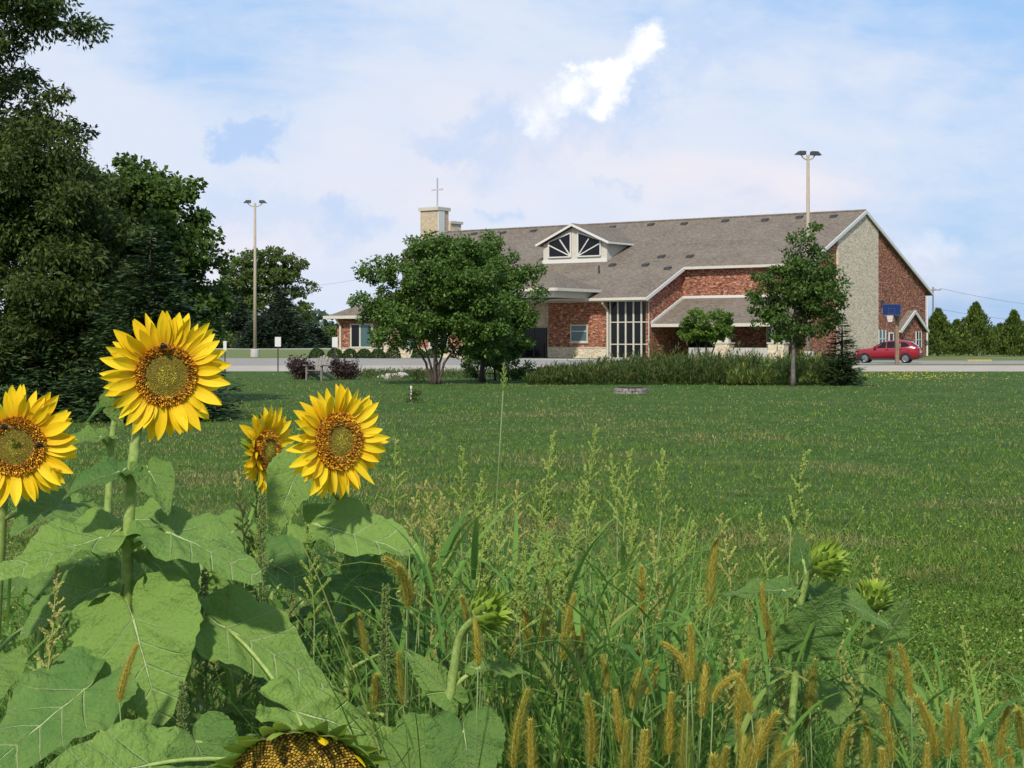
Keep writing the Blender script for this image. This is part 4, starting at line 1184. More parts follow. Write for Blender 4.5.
        o = bpy.data.objects.new('rock', me); COL.objects.link(o); o.location = G(px, D); o.rotation_euler = (0, 0, ph)
        tag(o, lab, 'rock', 'pale rocks on the lawn')
    # fire pit
    t = thing('fire_pit', G(631, 46.5), 'low round stone fire pit on the lawn', 'fire pit')
    b = MB()
    for row in range(2):
        for i in range(16):
            a0 = (i + .5 * row) * 2 * math.pi / 16 + .02; a1 = a0 + 2 * math.pi / 16 - .05
            r0, r1 = .37, .49 + random.uniform(-.02, .02); z0 = row * .085; z1 = z0 + .078 + random.uniform(-.008, .004)
            q = [(r0 * math.cos(a0), r0 * math.sin(a0)), (r1 * math.cos(a0), r1 * math.sin(a0)), (r1 * math.cos(a1), r1 * math.sin(a1)), (r0 * math.cos(a1), r0 * math.sin(a1))]
            b.hexa([(x, y, z0) for x, y in q], [(x, y, z1) for x, y in q])
    b.build('stone_ring', 'pit_stone', t)
    b = MB(); b.lathe([(.365, .0), (.365, .182), (.39, .188), (.39, .176), (.35, .17), (.35, .0)], 32, close=False); b.build('metal_rim', 'dark_metal', t)
    # staked seedling
    t = thing('staked_seedling', G(411, 53.5 - 14), 'small staked seedling with a pale stake on the lawn', 'seedling')
    b = MB(); b.box(-.022, -.015, 0, .022, .015, .42); b.build('stake', 'white_paint', t)
    n = 260; pos = np.stack([RNG.normal(.08, .1, n), RNG.normal(0, .08, n), RNG.random(n) * .3], 1)
    v, f = leaves_np(pos, rnd_unit(n) + np.array([0, 0, 1]), rnd_unit(n), .09, .025); np_mesh('foliage', v, f, 4, 'prairie_leaves', t)
    # orange red seedling cover near the tree
    t = thing('flower_clump', G(417, 59), 'small clump of orange flowers left of the multi-stemmed tree', 'flowers')
    n = 200; pos = np.stack([RNG.normal(0, .18, n), RNG.normal(0, .12, n), RNG.random(n) * .4], 1)
    v, f = leaves_np(pos, rnd_unit(n) + np.array([0, 0, .6]), rnd_unit(n), .12, .03); np_mesh('foliage', v, f, 4, 'goldenrod_leaves', t)
    n = 14; pos = np.stack([RNG.normal(0, .18, n), RNG.normal(0, .12, n), .32 + RNG.random(n) * .15], 1)
    v, f = leaves_np(pos, rnd_unit(n), rnd_unit(n), .09, .08); np_mesh('blossom', v, f, 4, 'orange_metal', t)
    # wooden lawn chair
    t = thing('lawn_chair', G(319, 62.5), 'weathered wooden lawn chair with slatted back and flat arms', 'chair', rz=R(-112))
    # faces +x in local space
    for sg in (-1, 1):
        y = sg * .33
        b = MB(); b.bar((.38, y, 0), (.38, y, .58), .05, .11); b.build('leg', 'old_wood', t)
        b = MB(); b.bar((.36, y * .9, .34), (-.62, y * .9, .04), .04, .12); b.build('leg', 'old_wood', t)
        b = MB(); b.bar((.5, y * 1.1, .6), (-.42, y * 1.1, .55), .15, .03); b.build('armrest', 'old_wood', t)
    b = MB()
    for i in range(6):
        x = .38 - i * .095; z = .40 - i * .03; b.box(x - .042, -.31, z - .012, x + .042, .31, z + .012)
    b.build('seat', 'old_wood', t)
    b = MB()
    for i in range(5):
        y = (i - 2) * .12; hh = .98 - .05 * abs(i - 2); b.bar((-.1, y * .85, .22), (-.43, y * 1.15, hh), .1, .022, (1, 0, .3))
    b.bar((-.30, -.34, .58), (-.30, .34, .58), .03, .08); b.build('backrest', 'old_wood', t)


furniture()


# ------------------------------------------------------------------ parked car
def car():
    t = thing('parked_car', G(887, 114.5), 'red hatchback car parked beside the church gable', 'car', rz=R(-20))
    # nose to -x ; length centred
    xs = [-2.38, -2.3, -2.0, -1.5, -1.02, -.85, -.45, -.05, .5, 1.1, 1.6, 1.95, 2.2, 2.34, 2.38]
    top = [.62, .80, .93, 1.01, 1.06, 1.10, 1.36, 1.55, 1.64, 1.63, 1.54, 1.38, 1.15, 1.0, .7]
    hw = [.55, .74, .86, .91, .93, .93, .94, .94, .94, .94, .94, .92, .88, .82, .70]
    zb = [.38, .28, .23, .22, .22, .22, .22, .22, .22, .22, .22, .24, .28, .34, .45]
    vs = []; n = 9
    for x, tp, w, b0 in zip(xs, top, hw, zb):
        belt = min(tp - .02, 1.04 + .04 * max(0, x))
        roofw = w * (.74 if tp > 1.2 else .86)
        half = [(0, b0), (w * .8, b0), (w * .99, b0 + (belt - b0) * .3), (w, b0 + (belt - b0) * .62), (w * .97, belt), (roofw + (w * .97 - roofw) * .15, belt + (tp - belt) * .82), (roofw * .85, tp - .005), (roofw * .4, tp + .015), (0, tp + .02)]
        ring = half + [(-y, z) for y, z in half[-2:0:-1]]
        vs.append([(x, y, z) for y, z in ring])
    m = len(vs[0]); b = MB(); fs = []
    for i in range(len(vs) - 1):
        for k in range(m): fs.append((i * m + k, i * m + (k + 1) % m, (i + 1) * m + (k + 1) % m, (i + 1) * m + k))
    fs.append(tuple(range(m - 1, -1, -1))); fs.append(tuple((len(vs) - 1) * m + k for k in range(m)))
    b.add([q for r in vs for q in r], fs)
    body = b.build('body', 'car_red', t, smooth=True, sub=1)
    # arches
    for x in (-1.45, 1.38):
        for sg in (-1, 1):
            b = MB(); y = sg * .925
            b.tube([(x + .37 * math.cos(a), y, .34 + .37 * math.sin(a)) for a in [math.pi * i / 12 for i in range(13)]], .035, 5); b.build('wheel_arch', 'car_trim', t)
            w = MB()
            def ring(prof, mm, nm, par):
                q = MB(); cs = [(r, h) for r, h in prof]; nn = 24; v = []; f = []
                for r, h in cs:
                    for k in range(nn): v.append((x + r * math.cos(6.2832 * k / nn), sg * h, .34 + r * math.sin(6.2832 * k / nn)))
                for i in range(len(cs) - 1):
                    for k in range(nn): f.append((i * nn + k, i * nn + (k + 1) % nn, (i + 1) * nn + (k + 1) % nn, (i + 1) * nn + k))
                f.append(tuple(range(nn))); f.append(tuple((len(cs) - 1) * nn + k for k in range(nn)))
                q.add(v, f); return q.build(nm, mm, par, smooth=False)
            wh = ring([(.22, .72), (.33, .73), (.34, .80), (.34, .90), (.325, .955), (.23, .96), (.225, .93)], 'tyre_rubber', 'wheel', t)
            ring([(.225, .935), (.225, .962), (.20, .955)], 'alloy', 'rim', wh)
            q = MB()
            for k in range(5):
                a = 6.2832 * k / 5; q.bar((x, sg * .965, .34), (x + .2 * math.cos(a), sg * .965, .34 + .2 * math.sin(a)), .05, .02, (0, 1, 0))
            q.build('spokes', 'alloy', wh)
    # glass: placed just outside the body on its flanks
    for sg in (-1, 1):
        for (poly) in ([(-.62, 1.09), (.02, 1.09), (.02, 1.50), (-.12, 1.49)], [(.1, 1.09), (.98, 1.12), (.98, 1.52), (.1, 1.53)], [(1.06, 1.13), (1.72, 1.19), (1.42, 1.45), (1.06, 1.50)]):
            b = MB(); q = []
            for x, z in poly:
                y = .935 - (z - 1.04) * .40
                q.append((x, sg * y, z))
            b.add(q + [(x, yy * .97, z) for x, yy, z in q], [tuple(range(4)), (0, 1, 5, 4), (1, 2, 6, 5), (2, 3, 7, 6), (3, 0, 4, 7)]); b.build('side_window', 'glass_dark', t)
        b = MB(); b.box(-.82, sg * 1.0 - .1, 1.05, -.64, sg * 1.0 + .1, 1.2); b.build('mirror', 'car_red', t)
        b = MB(); b.box(2.02, sg * .80 - .1, .92, 2.36, sg * .80 + .1, 1.06); b.build('tail_light', 'tail_red', t)
        b = MB(); b.box(-2.30, sg * .66 - .16, .68, -2.02, sg * .66 + .2, .80); b.build('headlight', 'lens_clear', t)
        b = MB(); b.box(.02, sg * .955 - .02, .95, .2, sg * .955 + .02, .99); b.box(.95, sg * .955 - .02, .97, 1.12, sg * .955 + .02, 1.01); b.build('door_handle', 'car_red', t)
        b = MB(); b.box(-1.0, sg * .93 - .03, .24, .98, sg * .93 + .03, .34); b.build('sill_trim', 'car_trim', t)
    b = MB(); b.add([(-.92, -.68, 1.12), (-.92, .68, 1.12), (-.18, .60, 1.525), (-.18, -.60, 1.525)], [(0, 1, 2, 3)])
    b.add([(-.90, -.66, 1.09), (-.90, .66, 1.09), (-.16, .58, 1.495), (-.16, -.58, 1.495)], [(3, 2, 1, 0)]); b.build('windscreen', 'glass_dark', t)
    b = MB(); b.add([(1.72, -.60, 1.535), (1.72, .60, 1.535), (2.19, .66, 1.21), (2.19, -.66, 1.21)], [(0, 1, 2, 3)])
    b.add([(1.70, -.58, 1.50), (1.70, .58, 1.50), (2.16, .64, 1.18), (2.16, -.64, 1.18)], [(3, 2, 1, 0)]); b.build('rear_window', 'glass_dark', t)
    b = MB(); b.box(2.2, -.72, .36, 2.42, .72, .56); b.build('bumper', 'car_trim', t)
    b = MB(); b.box(2.37, -.26, .74, 2.40, .26, .87); b.build('number_plate', 'white_paint', t)


car()


# ------------------------------------------------------------------ sunflowers
def frame(d, up=Vector((0, 0, 1))):
    d = Vector(d).normalized(); x = up.cross(d)
    if x.length < 1e-3: x = Vector((1, 0, 0))
    x.normalize(); y = d.cross(x)
    return Matrix((x, y, d)).transposed()


ANG = [0, 8, 18, 32, 50, 70, 92, 116, 140, 158, 170, 178]
RAD = [1, .88, .74, .645, .585, .545, .515, .48, .42, .34, .24, .12]


def leaf_mb(base, tip, width, normal=None, droop=.24, fold=.24, ruffle=.045, stem_at=None, cup=0.0):
    """cordate leaf; base = where the stalk meets the blade"""
    base, tip = Vector(base), Vector(tip); Y = tip - base; L = Y.length; Y.normalize()
    n = Vector(normal or (0, -.35, 1)); n = (n - Y * n.dot(Y)).normalized(); X = Y.cross(n)
    b = MB(); b.smooth = True; sx = width / (L * 1.08)
    na, nr = 60, 8; vs = []; uv = []; fs = []
    ph = random.random() * 6; ph2 = random.random() * 6
    vs.append(base); uv.append((0, 0))
    for i in range(na + 1):
        th = -178 + 356 * i / na; r = float(np.interp(abs(th), ANG, RAD))
        r *= 1 + (.020 if i % 2 else -.016) * (abs(th) < 150)
        for k in range(1, nr + 1):
            q = r * (k / nr) ** .9; x = math.sin(R(th)) * q * sx; y = math.cos(R(th)) * q
            e = (k / nr)
            z = fold * abs(x) * (1 - .3 * y) - droop * (max(y, 0) ** 2) - .25 * droop * max(-y, 0) ** 1.5 \
                + ruffle * e * e * math.sin(3.3 * R(th) * 2 + ph) + ruffle * .25 * e * e * math.sin(11 * R(th) + ph2) - cup * (x * x + y * y)
            z += (.015 * math.sin((y - abs(x) * .9) * 29) + .008 * math.sin(x * 41 + ph) * math.sin(y * 33 + ph2)) * e ** .5
            vs.append(base + X * (x * L) + Y * (y * L) + n * (z * L)); uv.append((x, y))
    def id(i, k): return 0 if k == 0 else 1 + i * nr + (k - 1)
    for i in range(na):
        for k in range(nr):
            if k == 0: fs.append((0, id(i, 1), id(i + 1, 1)))
            else: fs.append((id(i, k), id(i, k + 1), id(i + 1, k + 1), id(i + 1, k)))
    b.add(vs, fs, uv)
    if stem_at is not None:
        b.mi = 1; s = Vector(stem_at); m = s.lerp(base, .55) + Vector((0, 0, .12 * (base - s).length))
        pts = [s.lerp(m, t).lerp(m.lerp(base, t), t) for t in [j / 7 for j in range(8)]] + [base + Y * .02 * L - n * .002]
        b.tube(pts, [.0055, .0048, .0043, .004, .0038, .0036, .0034, .003, .0018], 7)
    return b


def petal_mb(M, c, phi, r0, L, w, elev, curl, twist):
    b = MB(); b.smooth = True; vs = []; uv = []; fs = []; nt, ns = 9, 6
    er = Vector((math.cos(phi), math.sin(phi), 0)); et = Vector((-math.sin(phi), math.cos(phi), 0)); ez = Vector((0, 0, 1))
    p = er * r0 + ez * (-.004); ang = elev
    for i in range(nt + 1):
        t = i / nt
        ww = w * (.34 + .66 * math.sin(math.pi * min(1, t * 1.05 + .0)) ** .7 if t < .5 else math.sin(math.pi * (.5 + (t - .5) * .99)) ** .85) * .5
        if i == nt: ww = w * .03
        a = ang - curl * t
        d = er * math.cos(a) + ez * math.sin(a)
        nrm = -er * math.sin(a) + ez * math.cos(a)
        for j in range(ns + 1):
            s = j / ns * 2 - 1
            tw = twist * t
            off = (et * math.cos(tw) + nrm * math.sin(tw)) * (s * ww)
            z = nrm * (ww * (.34 * s * s - .08 * math.cos(s * 7.5) - .12 + .05 * math.sin(5 * t + phi * 7)))
            vs.append(c + M @ (p + off + z)); uv.append((s, t))
        p = p + d * (L / nt)
    for i in range(nt):
        for j in range(ns):
            k = i * (ns + 1) + j; fs.append((k, k + 1, k + ns + 2, k + ns + 1))
    b.add(vs, fs, uv); return b


def bract_geo(b, M, c, phi, r0, z0, L, w, elev, curl):
    er = Vector((math.cos(phi), math.sin(phi), 0)); et = Vector((-math.sin(phi), math.cos(phi), 0)); ez = Vector((0, 0, 1))
    vs = []; fs = []; nt = 7; p = er * r0 + ez * z0
    for i in range(nt + 1):
        t = i / nt; a = elev + curl * (t - .3)
        d = er * math.cos(a) + ez * math.sin(a); nrm = -er * math.sin(a) + ez * math.cos(a)
        ww = w * .5 * ((1 - t) ** .85 * (.75 + .9 * t)) + .0006
        for s in (-1, -.4, .4, 1):
            vs.append(c + M @ (p + et * (s * ww) + nrm * (ww * .35 * (s * s - .5))))
        p = p + d * (L / nt)
    for i in range(nt):
        for j in range(3):
            k = i * 4 + j; fs.append((k, k + 1, k + 5, k + 4))
    b.add(vs, fs)


def disc_geo(M, c, Rd, dome, N, colf, hf, sz):
    b = MB()
    b.smooth = False
    # receptacle under the florets
    prof = [(0.0, dome)] + [(Rd * s, dome * (1 - s * s)) for s in (.2, .4, .6, .8, 1.0)] + [(Rd * 1.02, -.008), (Rd * .7, -.022), (0.01, -.026)]
    n = 28; vs = []; fs = []
    for r, z in prof:
        for k in range(n): vs.append(c + M @ Vector((r * math.cos(6.2832 * k / n), r * math.sin(6.2832 * k / n), z)))
    for i in range(len(prof) - 1):
        for k in range(n): fs.append((i * n + k, (i + 1) * n + k, (i + 1) * n + (k + 1) % n, i * n + (k + 1) % n))
    b.add(vs, fs, col=(.06, .05, .015))
    for i in range(N):
        s = math.sqrt((i + .5) / N); a = i * 2.399963; r = Rd * s
        h = hf(s) * random.uniform(.75, 1.25); w = sz * (.9 if s < .6 else 1.05) * Rd * random.uniform(.8, 1.15)
        z = dome * (1 - s * s); er = Vector((math.cos(a), math.sin(a), 0)); et = Vector((-math.sin(a), math.cos(a), 0))
        up = (Vector((0, 0, 1)) + er * (s * s * .55) + Vector((random.uniform(-.25, .25), random.uniform(-.25, .25), 0))).normalized()
        o = er * r + Vector((0, 0, z - .001))
        ring = [o + er * w * .5, o + et * w * .5, o - er * w * .5, o - et * w * .5]
        mid = [o + up * h * .6 + (q - o) * .95 for q in ring]
        vs = [c + M @ q for q in ring + mid + [o + up * h]]
        b.add(vs, [(0, 1, 5, 4), (1, 2, 6, 5), (2, 3, 7, 6), (3, 0, 4, 7), (4, 5, 8), (5, 6, 8), (6, 7, 8), (7, 4, 8)], col=colf(s))
    return b


def col_bloom(s, core=.6):
    q = random.random()
    if s < core:
        if s < core * .5: return (.30, .25, .022) if q < .6 else (.44, .36, .03) if q < .86 else (.62, .52, .05)
        return (.27, .20, .018) if q < .6 else (.33, .235, .022) if q < .93 else (.42, .30, .03)
    if s < core + (1 - core) * .45:
        return (.26, .10, .014) if q < .5 else (.44, .19, .018) if q < .8 else (.62, .36, .03)
    return (.60, .25, .014) if q < .55 else (.26, .085, .012) if q < .74 else (.80, .48, .03)


def col_old(s):
    q = random.random()
    return (.13, .065, .014) if q < .18 else (.40, .24, .03) if q < .72 else (.52, .34, .045)


SUNG = 'sunflowers in the weedy patch'


def sunflower(label, stem, r0=.015, r1=.008, head=None, leaves=(), extra_leaves=0, low=(.15, .8), seed=1, group=SUNG, name='sunflower'):
    """stem: list of (px,py,D); first point is dropped to the ground"""
    random.seed(seed)
    pts = [P(*q) for q in stem]; foot = Vector((pts[0].x, pts[0].y, 0)); pts = [foot] + pts
    t = thing(name, foot, label, 'sunflower', group)
    # smooth stem
    sp = []
    for i in range(len(pts) - 1):
        p0 = pts[max(i - 1, 0)]; p1, p2 = pts[i], pts[i + 1]; p3 = pts[min(i + 2, len(pts) - 1)]
        for k in range(6):
            u = k / 6; sp.append(.5 * ((2 * p1) + (p2 - p0) * u + (2 * p0 - 5 * p1 + 4 * p2 - p3) * u * u + (3 * p1 - p0 - 3 * p2 + p3) * u ** 3))
    sp.append(pts[-1])
    m = len(sp) - 1
    b = MB(); b.smooth = True
    b.tube(sp, [r0 + (r1 - r0) * i / m for i in range(m + 1)], 10, ridge=.06)
    for _ in range(520):          # bristly hairs
        f = random.random() * (m - .01); i = int(f); q = sp[i].lerp(sp[i + 1], f - i); a = random.random() * 6.28
        rr = r0 + (r1 - r0) * f / m; d = Vector((math.cos(a), math.sin(a), random.uniform(-.2, .5)))
        s = Vector((-math.sin(a), math.cos(a), 0)) * .0005
        o = q + d * rr * .9
        b.add([o - s, o + s, o + d * random.uniform(.003, .0065)], [(0, 1, 2)])
    b.build('stem', 'stem_green', t, origin=foot)

    def near(p):
        # where on the stem does the stalk of a leaf leave: just below the leaf base
        return min(sp, key=lambda q: (q - p).length + 2.5 * abs(q.z - (p.z - .035)))
    for lf in leaves:
        (bx, by, bd), (tx, ty, td), w = lf[0], lf[1], lf[2]
        kw = dict(lf[3]) if len(lf) > 3 else {}
        base = P(bx, by, bd); tip = P(tx, ty, td)
        st = kw.pop('at', None); st = P(*st) if st else near(base)
        leaf_mb(base, tip, w * bd / F, stem_at=st, **kw).build('leaf', ['sunflower_leaf', 'stem_green'], t, origin=foot)
    a = random.random() * 6.28
    for i in range(extra_leaves):
        f = low[0] + (low[1] - low[0]) * (i + random.random() * .5) / max(1, extra_leaves); zt = sp[0].z + f * (max(p.z for p in sp) - sp[0].z); q = min(sp, key=lambda p: abs(p.z - zt)); a += 2.4 + random.uniform(-.4, .4)
        L = random.uniform(.08, .145); d = Vector((math.cos(a), math.sin(a), 0))
        base = q + d * random.uniform(.07, .12) + Vector((0, 0, .045)); tip = base + d * L * .9 + Vector((0, 0, -L * random.uniform(.05, .35)))
        leaf_mb(base, tip, L * random.uniform(.8, 1.0), normal=(-d.x * .2, -d.y * .2 - .15, 1), stem_at=q, droop=random.uniform(.15, .35)).build('leaf', ['sunflower_leaf', 'stem_green'], t, origin=foot)
    if head:
        kind = head['kind']; M = frame(head['face']); D = head['c'][2]; c = P(*head['c']); k = D / F
        if kind == 'bloom':
            Rd = head['disc'] * k; Rp = head['petal'] * k
            b = disc_geo(M, c, Rd, .010, head.get('N', 1500), lambda s, q=head.get('core', .6): col_bloom(s, q), lambda s, q=head.get('core', .6): .0022 if s < q else .005 + .005 * random.random(), .052)
            h = b.build('flower_head', 'disc_florets', t, origin=foot)
            np_ = head.get('n', 38)
            for i in range(np_):
                lay = i % 2
                phi = 2 * math.pi * i / np_ + random.uniform(-.09, .09)
                L = (Rp - Rd * .9) * random.uniform(.82, 1.16) * (1.03 if lay else .95)
                petal_mb(M, c - M @ Vector((0, 0, .003 * lay)), phi, Rd * .92, L, L * random.uniform(.26, .36), R(random.uniform(0, 32) - 13 * lay + head.get('cup', 0)), R(random.uniform(-25, 50)), R(random.uniform(-40, 40))).build('petal', 'petal_yellow', h, origin=foot)
            b = MB(); b.smooth = True
            for i in range(40):
                lay = i % 2
                bract_geo(b, M, c, 2 * math.pi * i / 40 + random.uniform(-.08, .08), Rd * (.8 - .15 * lay), -.012 - .006 * lay, Rd * random.uniform(.65, .95), Rd * .34, R(-14 + 10 * random.random()), R(-30))
            b.build('bracts', 'bract_green', h, origin=foot)
        elif kind == 'bud':
            Rd = head['r'] * k
            b = MB(); b.smooth = True
            # green cup
            prof = [(.2, -1.0), (.55, -.85), (.92, -.45), (1.0, 0), (.9, .32), (.5, .45), (.02, .5)]
            n = 20; vs = []; fs = []
            for r, z in prof:
                for q in range(n): vs.append(c + M @ Vector((Rd * .70 * r * math.cos(6.2832 * q / n), Rd * .70 * r * math.sin(6.2832 * q / n), Rd * .70 * z)))
            for i in range(len(prof) - 1):
                for q in range(n): fs.append((i * n + q, i * n + (q + 1) % n, (i + 1) * n + (q + 1) % n, (i + 1) * n + q))
            b.add(vs, fs); h = b.build('flower_bud', 'stem_green', t, origin=foot)
            b = MB(); b.smooth = True
            rows = [(.92, -.6, .75, 38, 10), (1.0, -.3, .85, 55, -20), (1.0, 0, .9, 70, -55), (.86, .25, .85, 80, -60), (.6, .4, .7, 88, -40)]
            for ri, (rr, zz, L, el, cu) in enumerate(rows):
                nb = 13 - ri
                for i in range(nb):
                    bract_geo(b, M, c, 6.2832 * (i + .5 * (ri % 2)) / nb + random.uniform(-.1, .1), Rd * .70 * rr, Rd * .70 * zz, Rd * L * random.uniform(.75, 1.15), Rd * .36, R(el + random.uniform(-8, 8)), R(cu - random.uniform(0, 25)))
            b.build('bracts', 'bract_green', h, origin=foot)
        else:
            Rd = head['r'] * k
            b = disc_geo(M, c, Rd, .022, 1500, col_old, lambda s: .0035 + .002 * random.random(), .052)
            h = b.build('flower_head', 'disc_florets', t, origin=foot)
            b = MB(); b.smooth = True
            for i in range(54):
                lay = i % 2
                bract_geo(b, M, c, 6.2832 * i / 54 + random.uniform(-.06, .06), Rd * (.98 - .1 * lay), -.004 - .010 * lay, Rd * random.uniform(.42, .66), Rd * .32, R(42 - 25 * lay + random.uniform(-10, 14)), R(random.uniform(-20, 50)))
            b.build('bracts', 'bract_green', h, origin=foot)
            for i in (19, 22):
                petal_mb(M, c, 6.2832 * i / 30 + 2.9, Rd * .95, Rd * .45, Rd * .16, R(50), R(-20), R(10)).build('petal', 'petal_yellow', h, origin=foot)
    return t


def sunflowers():
    up = (0, -.3, 1)
    F1 = sunflower('tallest open sunflower, upper left, with a bee on its rim, before the dark spruce', [(117, 760, 3.05), (126, 610, 3.03), (130, 500, 3.02), (137, 430, 3.02), (141, 398, 3.04), (156, 378, 3.03)], .0122, .0085,
              dict(kind='bloom', c=(166, 375, 3.0), face=(.36, -.9, -.12), disc=30, petal=63, n=66, core=.70), [
                  ((133, 618, 2.96), (160, 724, 2.86), 140, dict(normal=(-.1, -.9, .55), fold=.10, droop=.12)),
                  ((100, 538, 3.0), (-14, 572, 2.85), 92, dict(normal=(-.1, -.45, 1), droop=.12)),
                  ((170, 533, 3.0), (264, 572, 2.92), 84, dict(normal=(.1, -.5, 1), fold=.12, droop=.12)),
                  ((118, 472, 3.0), (60, 488, 2.92), 52, dict(normal=(-.2, -.5, 1), droop=.2)),
                  ((150, 472, 3.0), (169, 506, 2.93), 44, dict(normal=(.3, -.7, .7), droop=.2)),
                  ((158, 566, 3.06), (215, 630, 3.1), 95, dict(normal=(.2, -.5, 1))),
                  ((96, 590, 3.05), (10, 622, 3.0), 90, dict(normal=(-.2, -.4, 1))),
                  ((84, 690, 2.85), (-22, 772, 2.7), 118, dict(normal=(-.15, -.8, .8), droop=.10, fold=.12)),
                  ((128, 396, 3.02), (78, 412, 2.98), 20, dict(normal=(0, -.3, 1), droop=.3, fold=.5)),
                  ((112, 398, 3.0), (120, 428, 2.97), 26, dict(normal=(-.3, -.9, .3), at=(130, 402, 3.02))),
              ], 5, (.3, .62), 3)
    sunflower('half cut open sunflower at the left edge of the picture', [(-12, 760, 3.25), (-4, 620, 3.2), (2, 520, 3.15), (6, 470, 3.13), (10, 450, 3.06)], .012, .0085,
              dict(kind='bloom', c=(15, 446, 3.0), face=(.22, -.95, -.12), disc=29, petal=61, n=66, core=.62), [
                  ((62, 505, 3.12), (12, 520, 3.0), 68, dict(normal=(0, -.6, 1))),
              ], 6, (.35, .72), 4)
    sunflower('open sunflower facing right, standing right of the side-on bloom', [(352, 768, 3.7), (350, 640, 3.6), (347, 540, 3.5), (343, 490, 3.42), (334, 450, 3.34)], .009, .0065,
              dict(kind='bloom', c=(339, 441, 3.25), face=(.68, -.73, .02), disc=28, petal=57, n=66, core=.55), [
                  ((330, 528, 3.35), (436, 554, 3.25), 76, dict(normal=(.05, -.65, 1), droop=.1)),
                  ((300, 468, 3.38), (270, 526, 3.3), 60, dict(normal=(-.15, -.9, .4), at=(340, 500, 3.44), fold=.18)),
                  ((352, 580, 3.5), (405, 612, 3.45), 70, dict(normal=(.1, -.6, 1))),
              ], 4, (.4, .74), 5)
    sunflower('side-on open sunflower behind a large leaf, third bloom from the left', [(262, 768, 3.8), (264, 640, 3.75), (263, 560, 3.7), (258, 490, 3.66), (258, 458, 3.63)], .009, .006,
              dict(kind='bloom', c=(267, 451, 3.6), face=(.90, -.43, .02), disc=20, petal=44, cup=8, n=58, core=.6), [
                  ((232, 532, 3.65), (168, 560, 3.55), 70, dict(normal=(-.1, -.5, 1))),
                  ((262, 560, 3.6), (335, 590, 3.5), 78, dict(normal=(.1, -.6, 1))),
                  ((236, 590, 3.55), (182, 606, 3.5), 70, dict(normal=(-.2, -.5, 1))),
              ], 3, (.25, .75), 6)
    sunflower('sunflower stalk with a hidden head, rising behind the tallest bloom', [(104, 700, 3.5), (106, 560, 3.48), (110, 470, 3.47), (114, 425, 3.46), (122, 405, 3.44)], .0095, .006,
              dict(kind='bud', c=(118, 392, 3.42), face=(.6, .3, .5), r=13), [
                  ((100, 437, 3.46), (62, 440, 3.4), 42, dict(normal=(-.2, -.5, 1))),
                  ((86, 520, 3.45), (10, 500, 3.4), 62, dict(normal=(-.1, -.5, 1))),
                  ((138, 520, 3.45), (188, 515, 3.4), 60, dict(normal=(.2, -.5, 1))),
                  ((80, 560, 3.4), (20, 590, 3.3), 70, dict(normal=(-.1, -.5, 1))),
              ], 6, (.4, .78), 7)
    sunflower('nodding spent sunflower with brown seed face at the bottom edge', [(318, 900, 2.85), (314, 830, 2.83), (311, 785, 2.8), (306, 762, 2.72), (302, 772, 2.62)], .014, .011,
              dict(kind='old', c=(300, 783, 2.52), face=(.06, -.84, -.52), r=68), [
                  ((296, 712, 2.9), (412, 744, 2.95), 66, dict(normal=(.05, -.75, .9), droop=.08, at=(312, 760, 2.83))),
                  ((150, 765, 2.55), (22, 782, 2.45), 100, dict(normal=(-.1, -.75, .8), droop=.1)),
                  ((196, 742, 2.6), (222, 800, 2.55), 84, dict(normal=(0, -.85, .6))),
                  ((226, 628, 3.05), (336, 686, 2.98), 92, dict(normal=(.05, -.7, .9), droop=.14, at=(300, 720, 2.9))),
              ], 1, (.2, .5), 8)
    sunflower('green sunflower bud low at the centre bottom, bracts pointing right', [(440, 780, 2.72), (450, 700, 2.7), (457, 650, 2.68), (464, 630, 2.66), (478, 617, 2.63)], .0088, .006,
              dict(kind='bud', c=(486, 612, 2.62), face=(.78, -.35, .30), r=23), [
                  ((447, 692, 2.7), (400, 645, 2.75), 34, dict(normal=(-.3, -.8, .5))),
                  ((464, 732, 2.62), (474, 800, 2.55), 84, dict(normal=(0, -.9, .5), fold=.12)),
                  ((480, 668, 2.7), (545, 668, 2.68), 22, dict(normal=(.1, -.5, 1))),
                  ((430, 742, 2.8), (372, 772, 2.75), 80, dict(normal=(-.1, -.6, 1))),
              ], 3, (.25, .6), 9)
    sunflower('larger green sunflower bud on the right, taller of the pair', [(790, 780, 2.98), (795, 680, 2.97), (798, 620, 2.95), (806, 582, 2.93), (813, 570, 2.91)], .0078, .0055,
              dict(kind='bud', c=(824, 560, 2.88), face=(.75, -.35, .42), r=22), [
                  ((783, 590, 2.95), (722, 590, 2.9), 34, dict(normal=(-.05, -.55, 1), droop=.15)),
                  ((806, 640, 2.9), (838, 585, 2.84), 66, dict(normal=(.1, -.9, .15), fold=.14, droop=.02, at=(797, 660, 2.95))),
                  ((832, 598, 2.95), (896, 618, 2.9), 40, dict(normal=(.05, -.45, 1), droop=.25)),
                  ((803, 560, 2.93), (796, 528, 2.95), 22, dict(normal=(-.2, -.9, .2))),
                  ((776, 636, 2.96), (722, 624, 2.92), 26, dict(normal=(-.1, -.4, 1))),
                  ((812, 600, 2.98), (848, 598, 3.05), 44, dict(normal=(.2, -.6, .8))),
                  ((760, 712, 2.95), (722, 742, 2.9), 56, dict(normal=(-.1, -.6, .9))),
              ], 3, (.2, .5), 10)
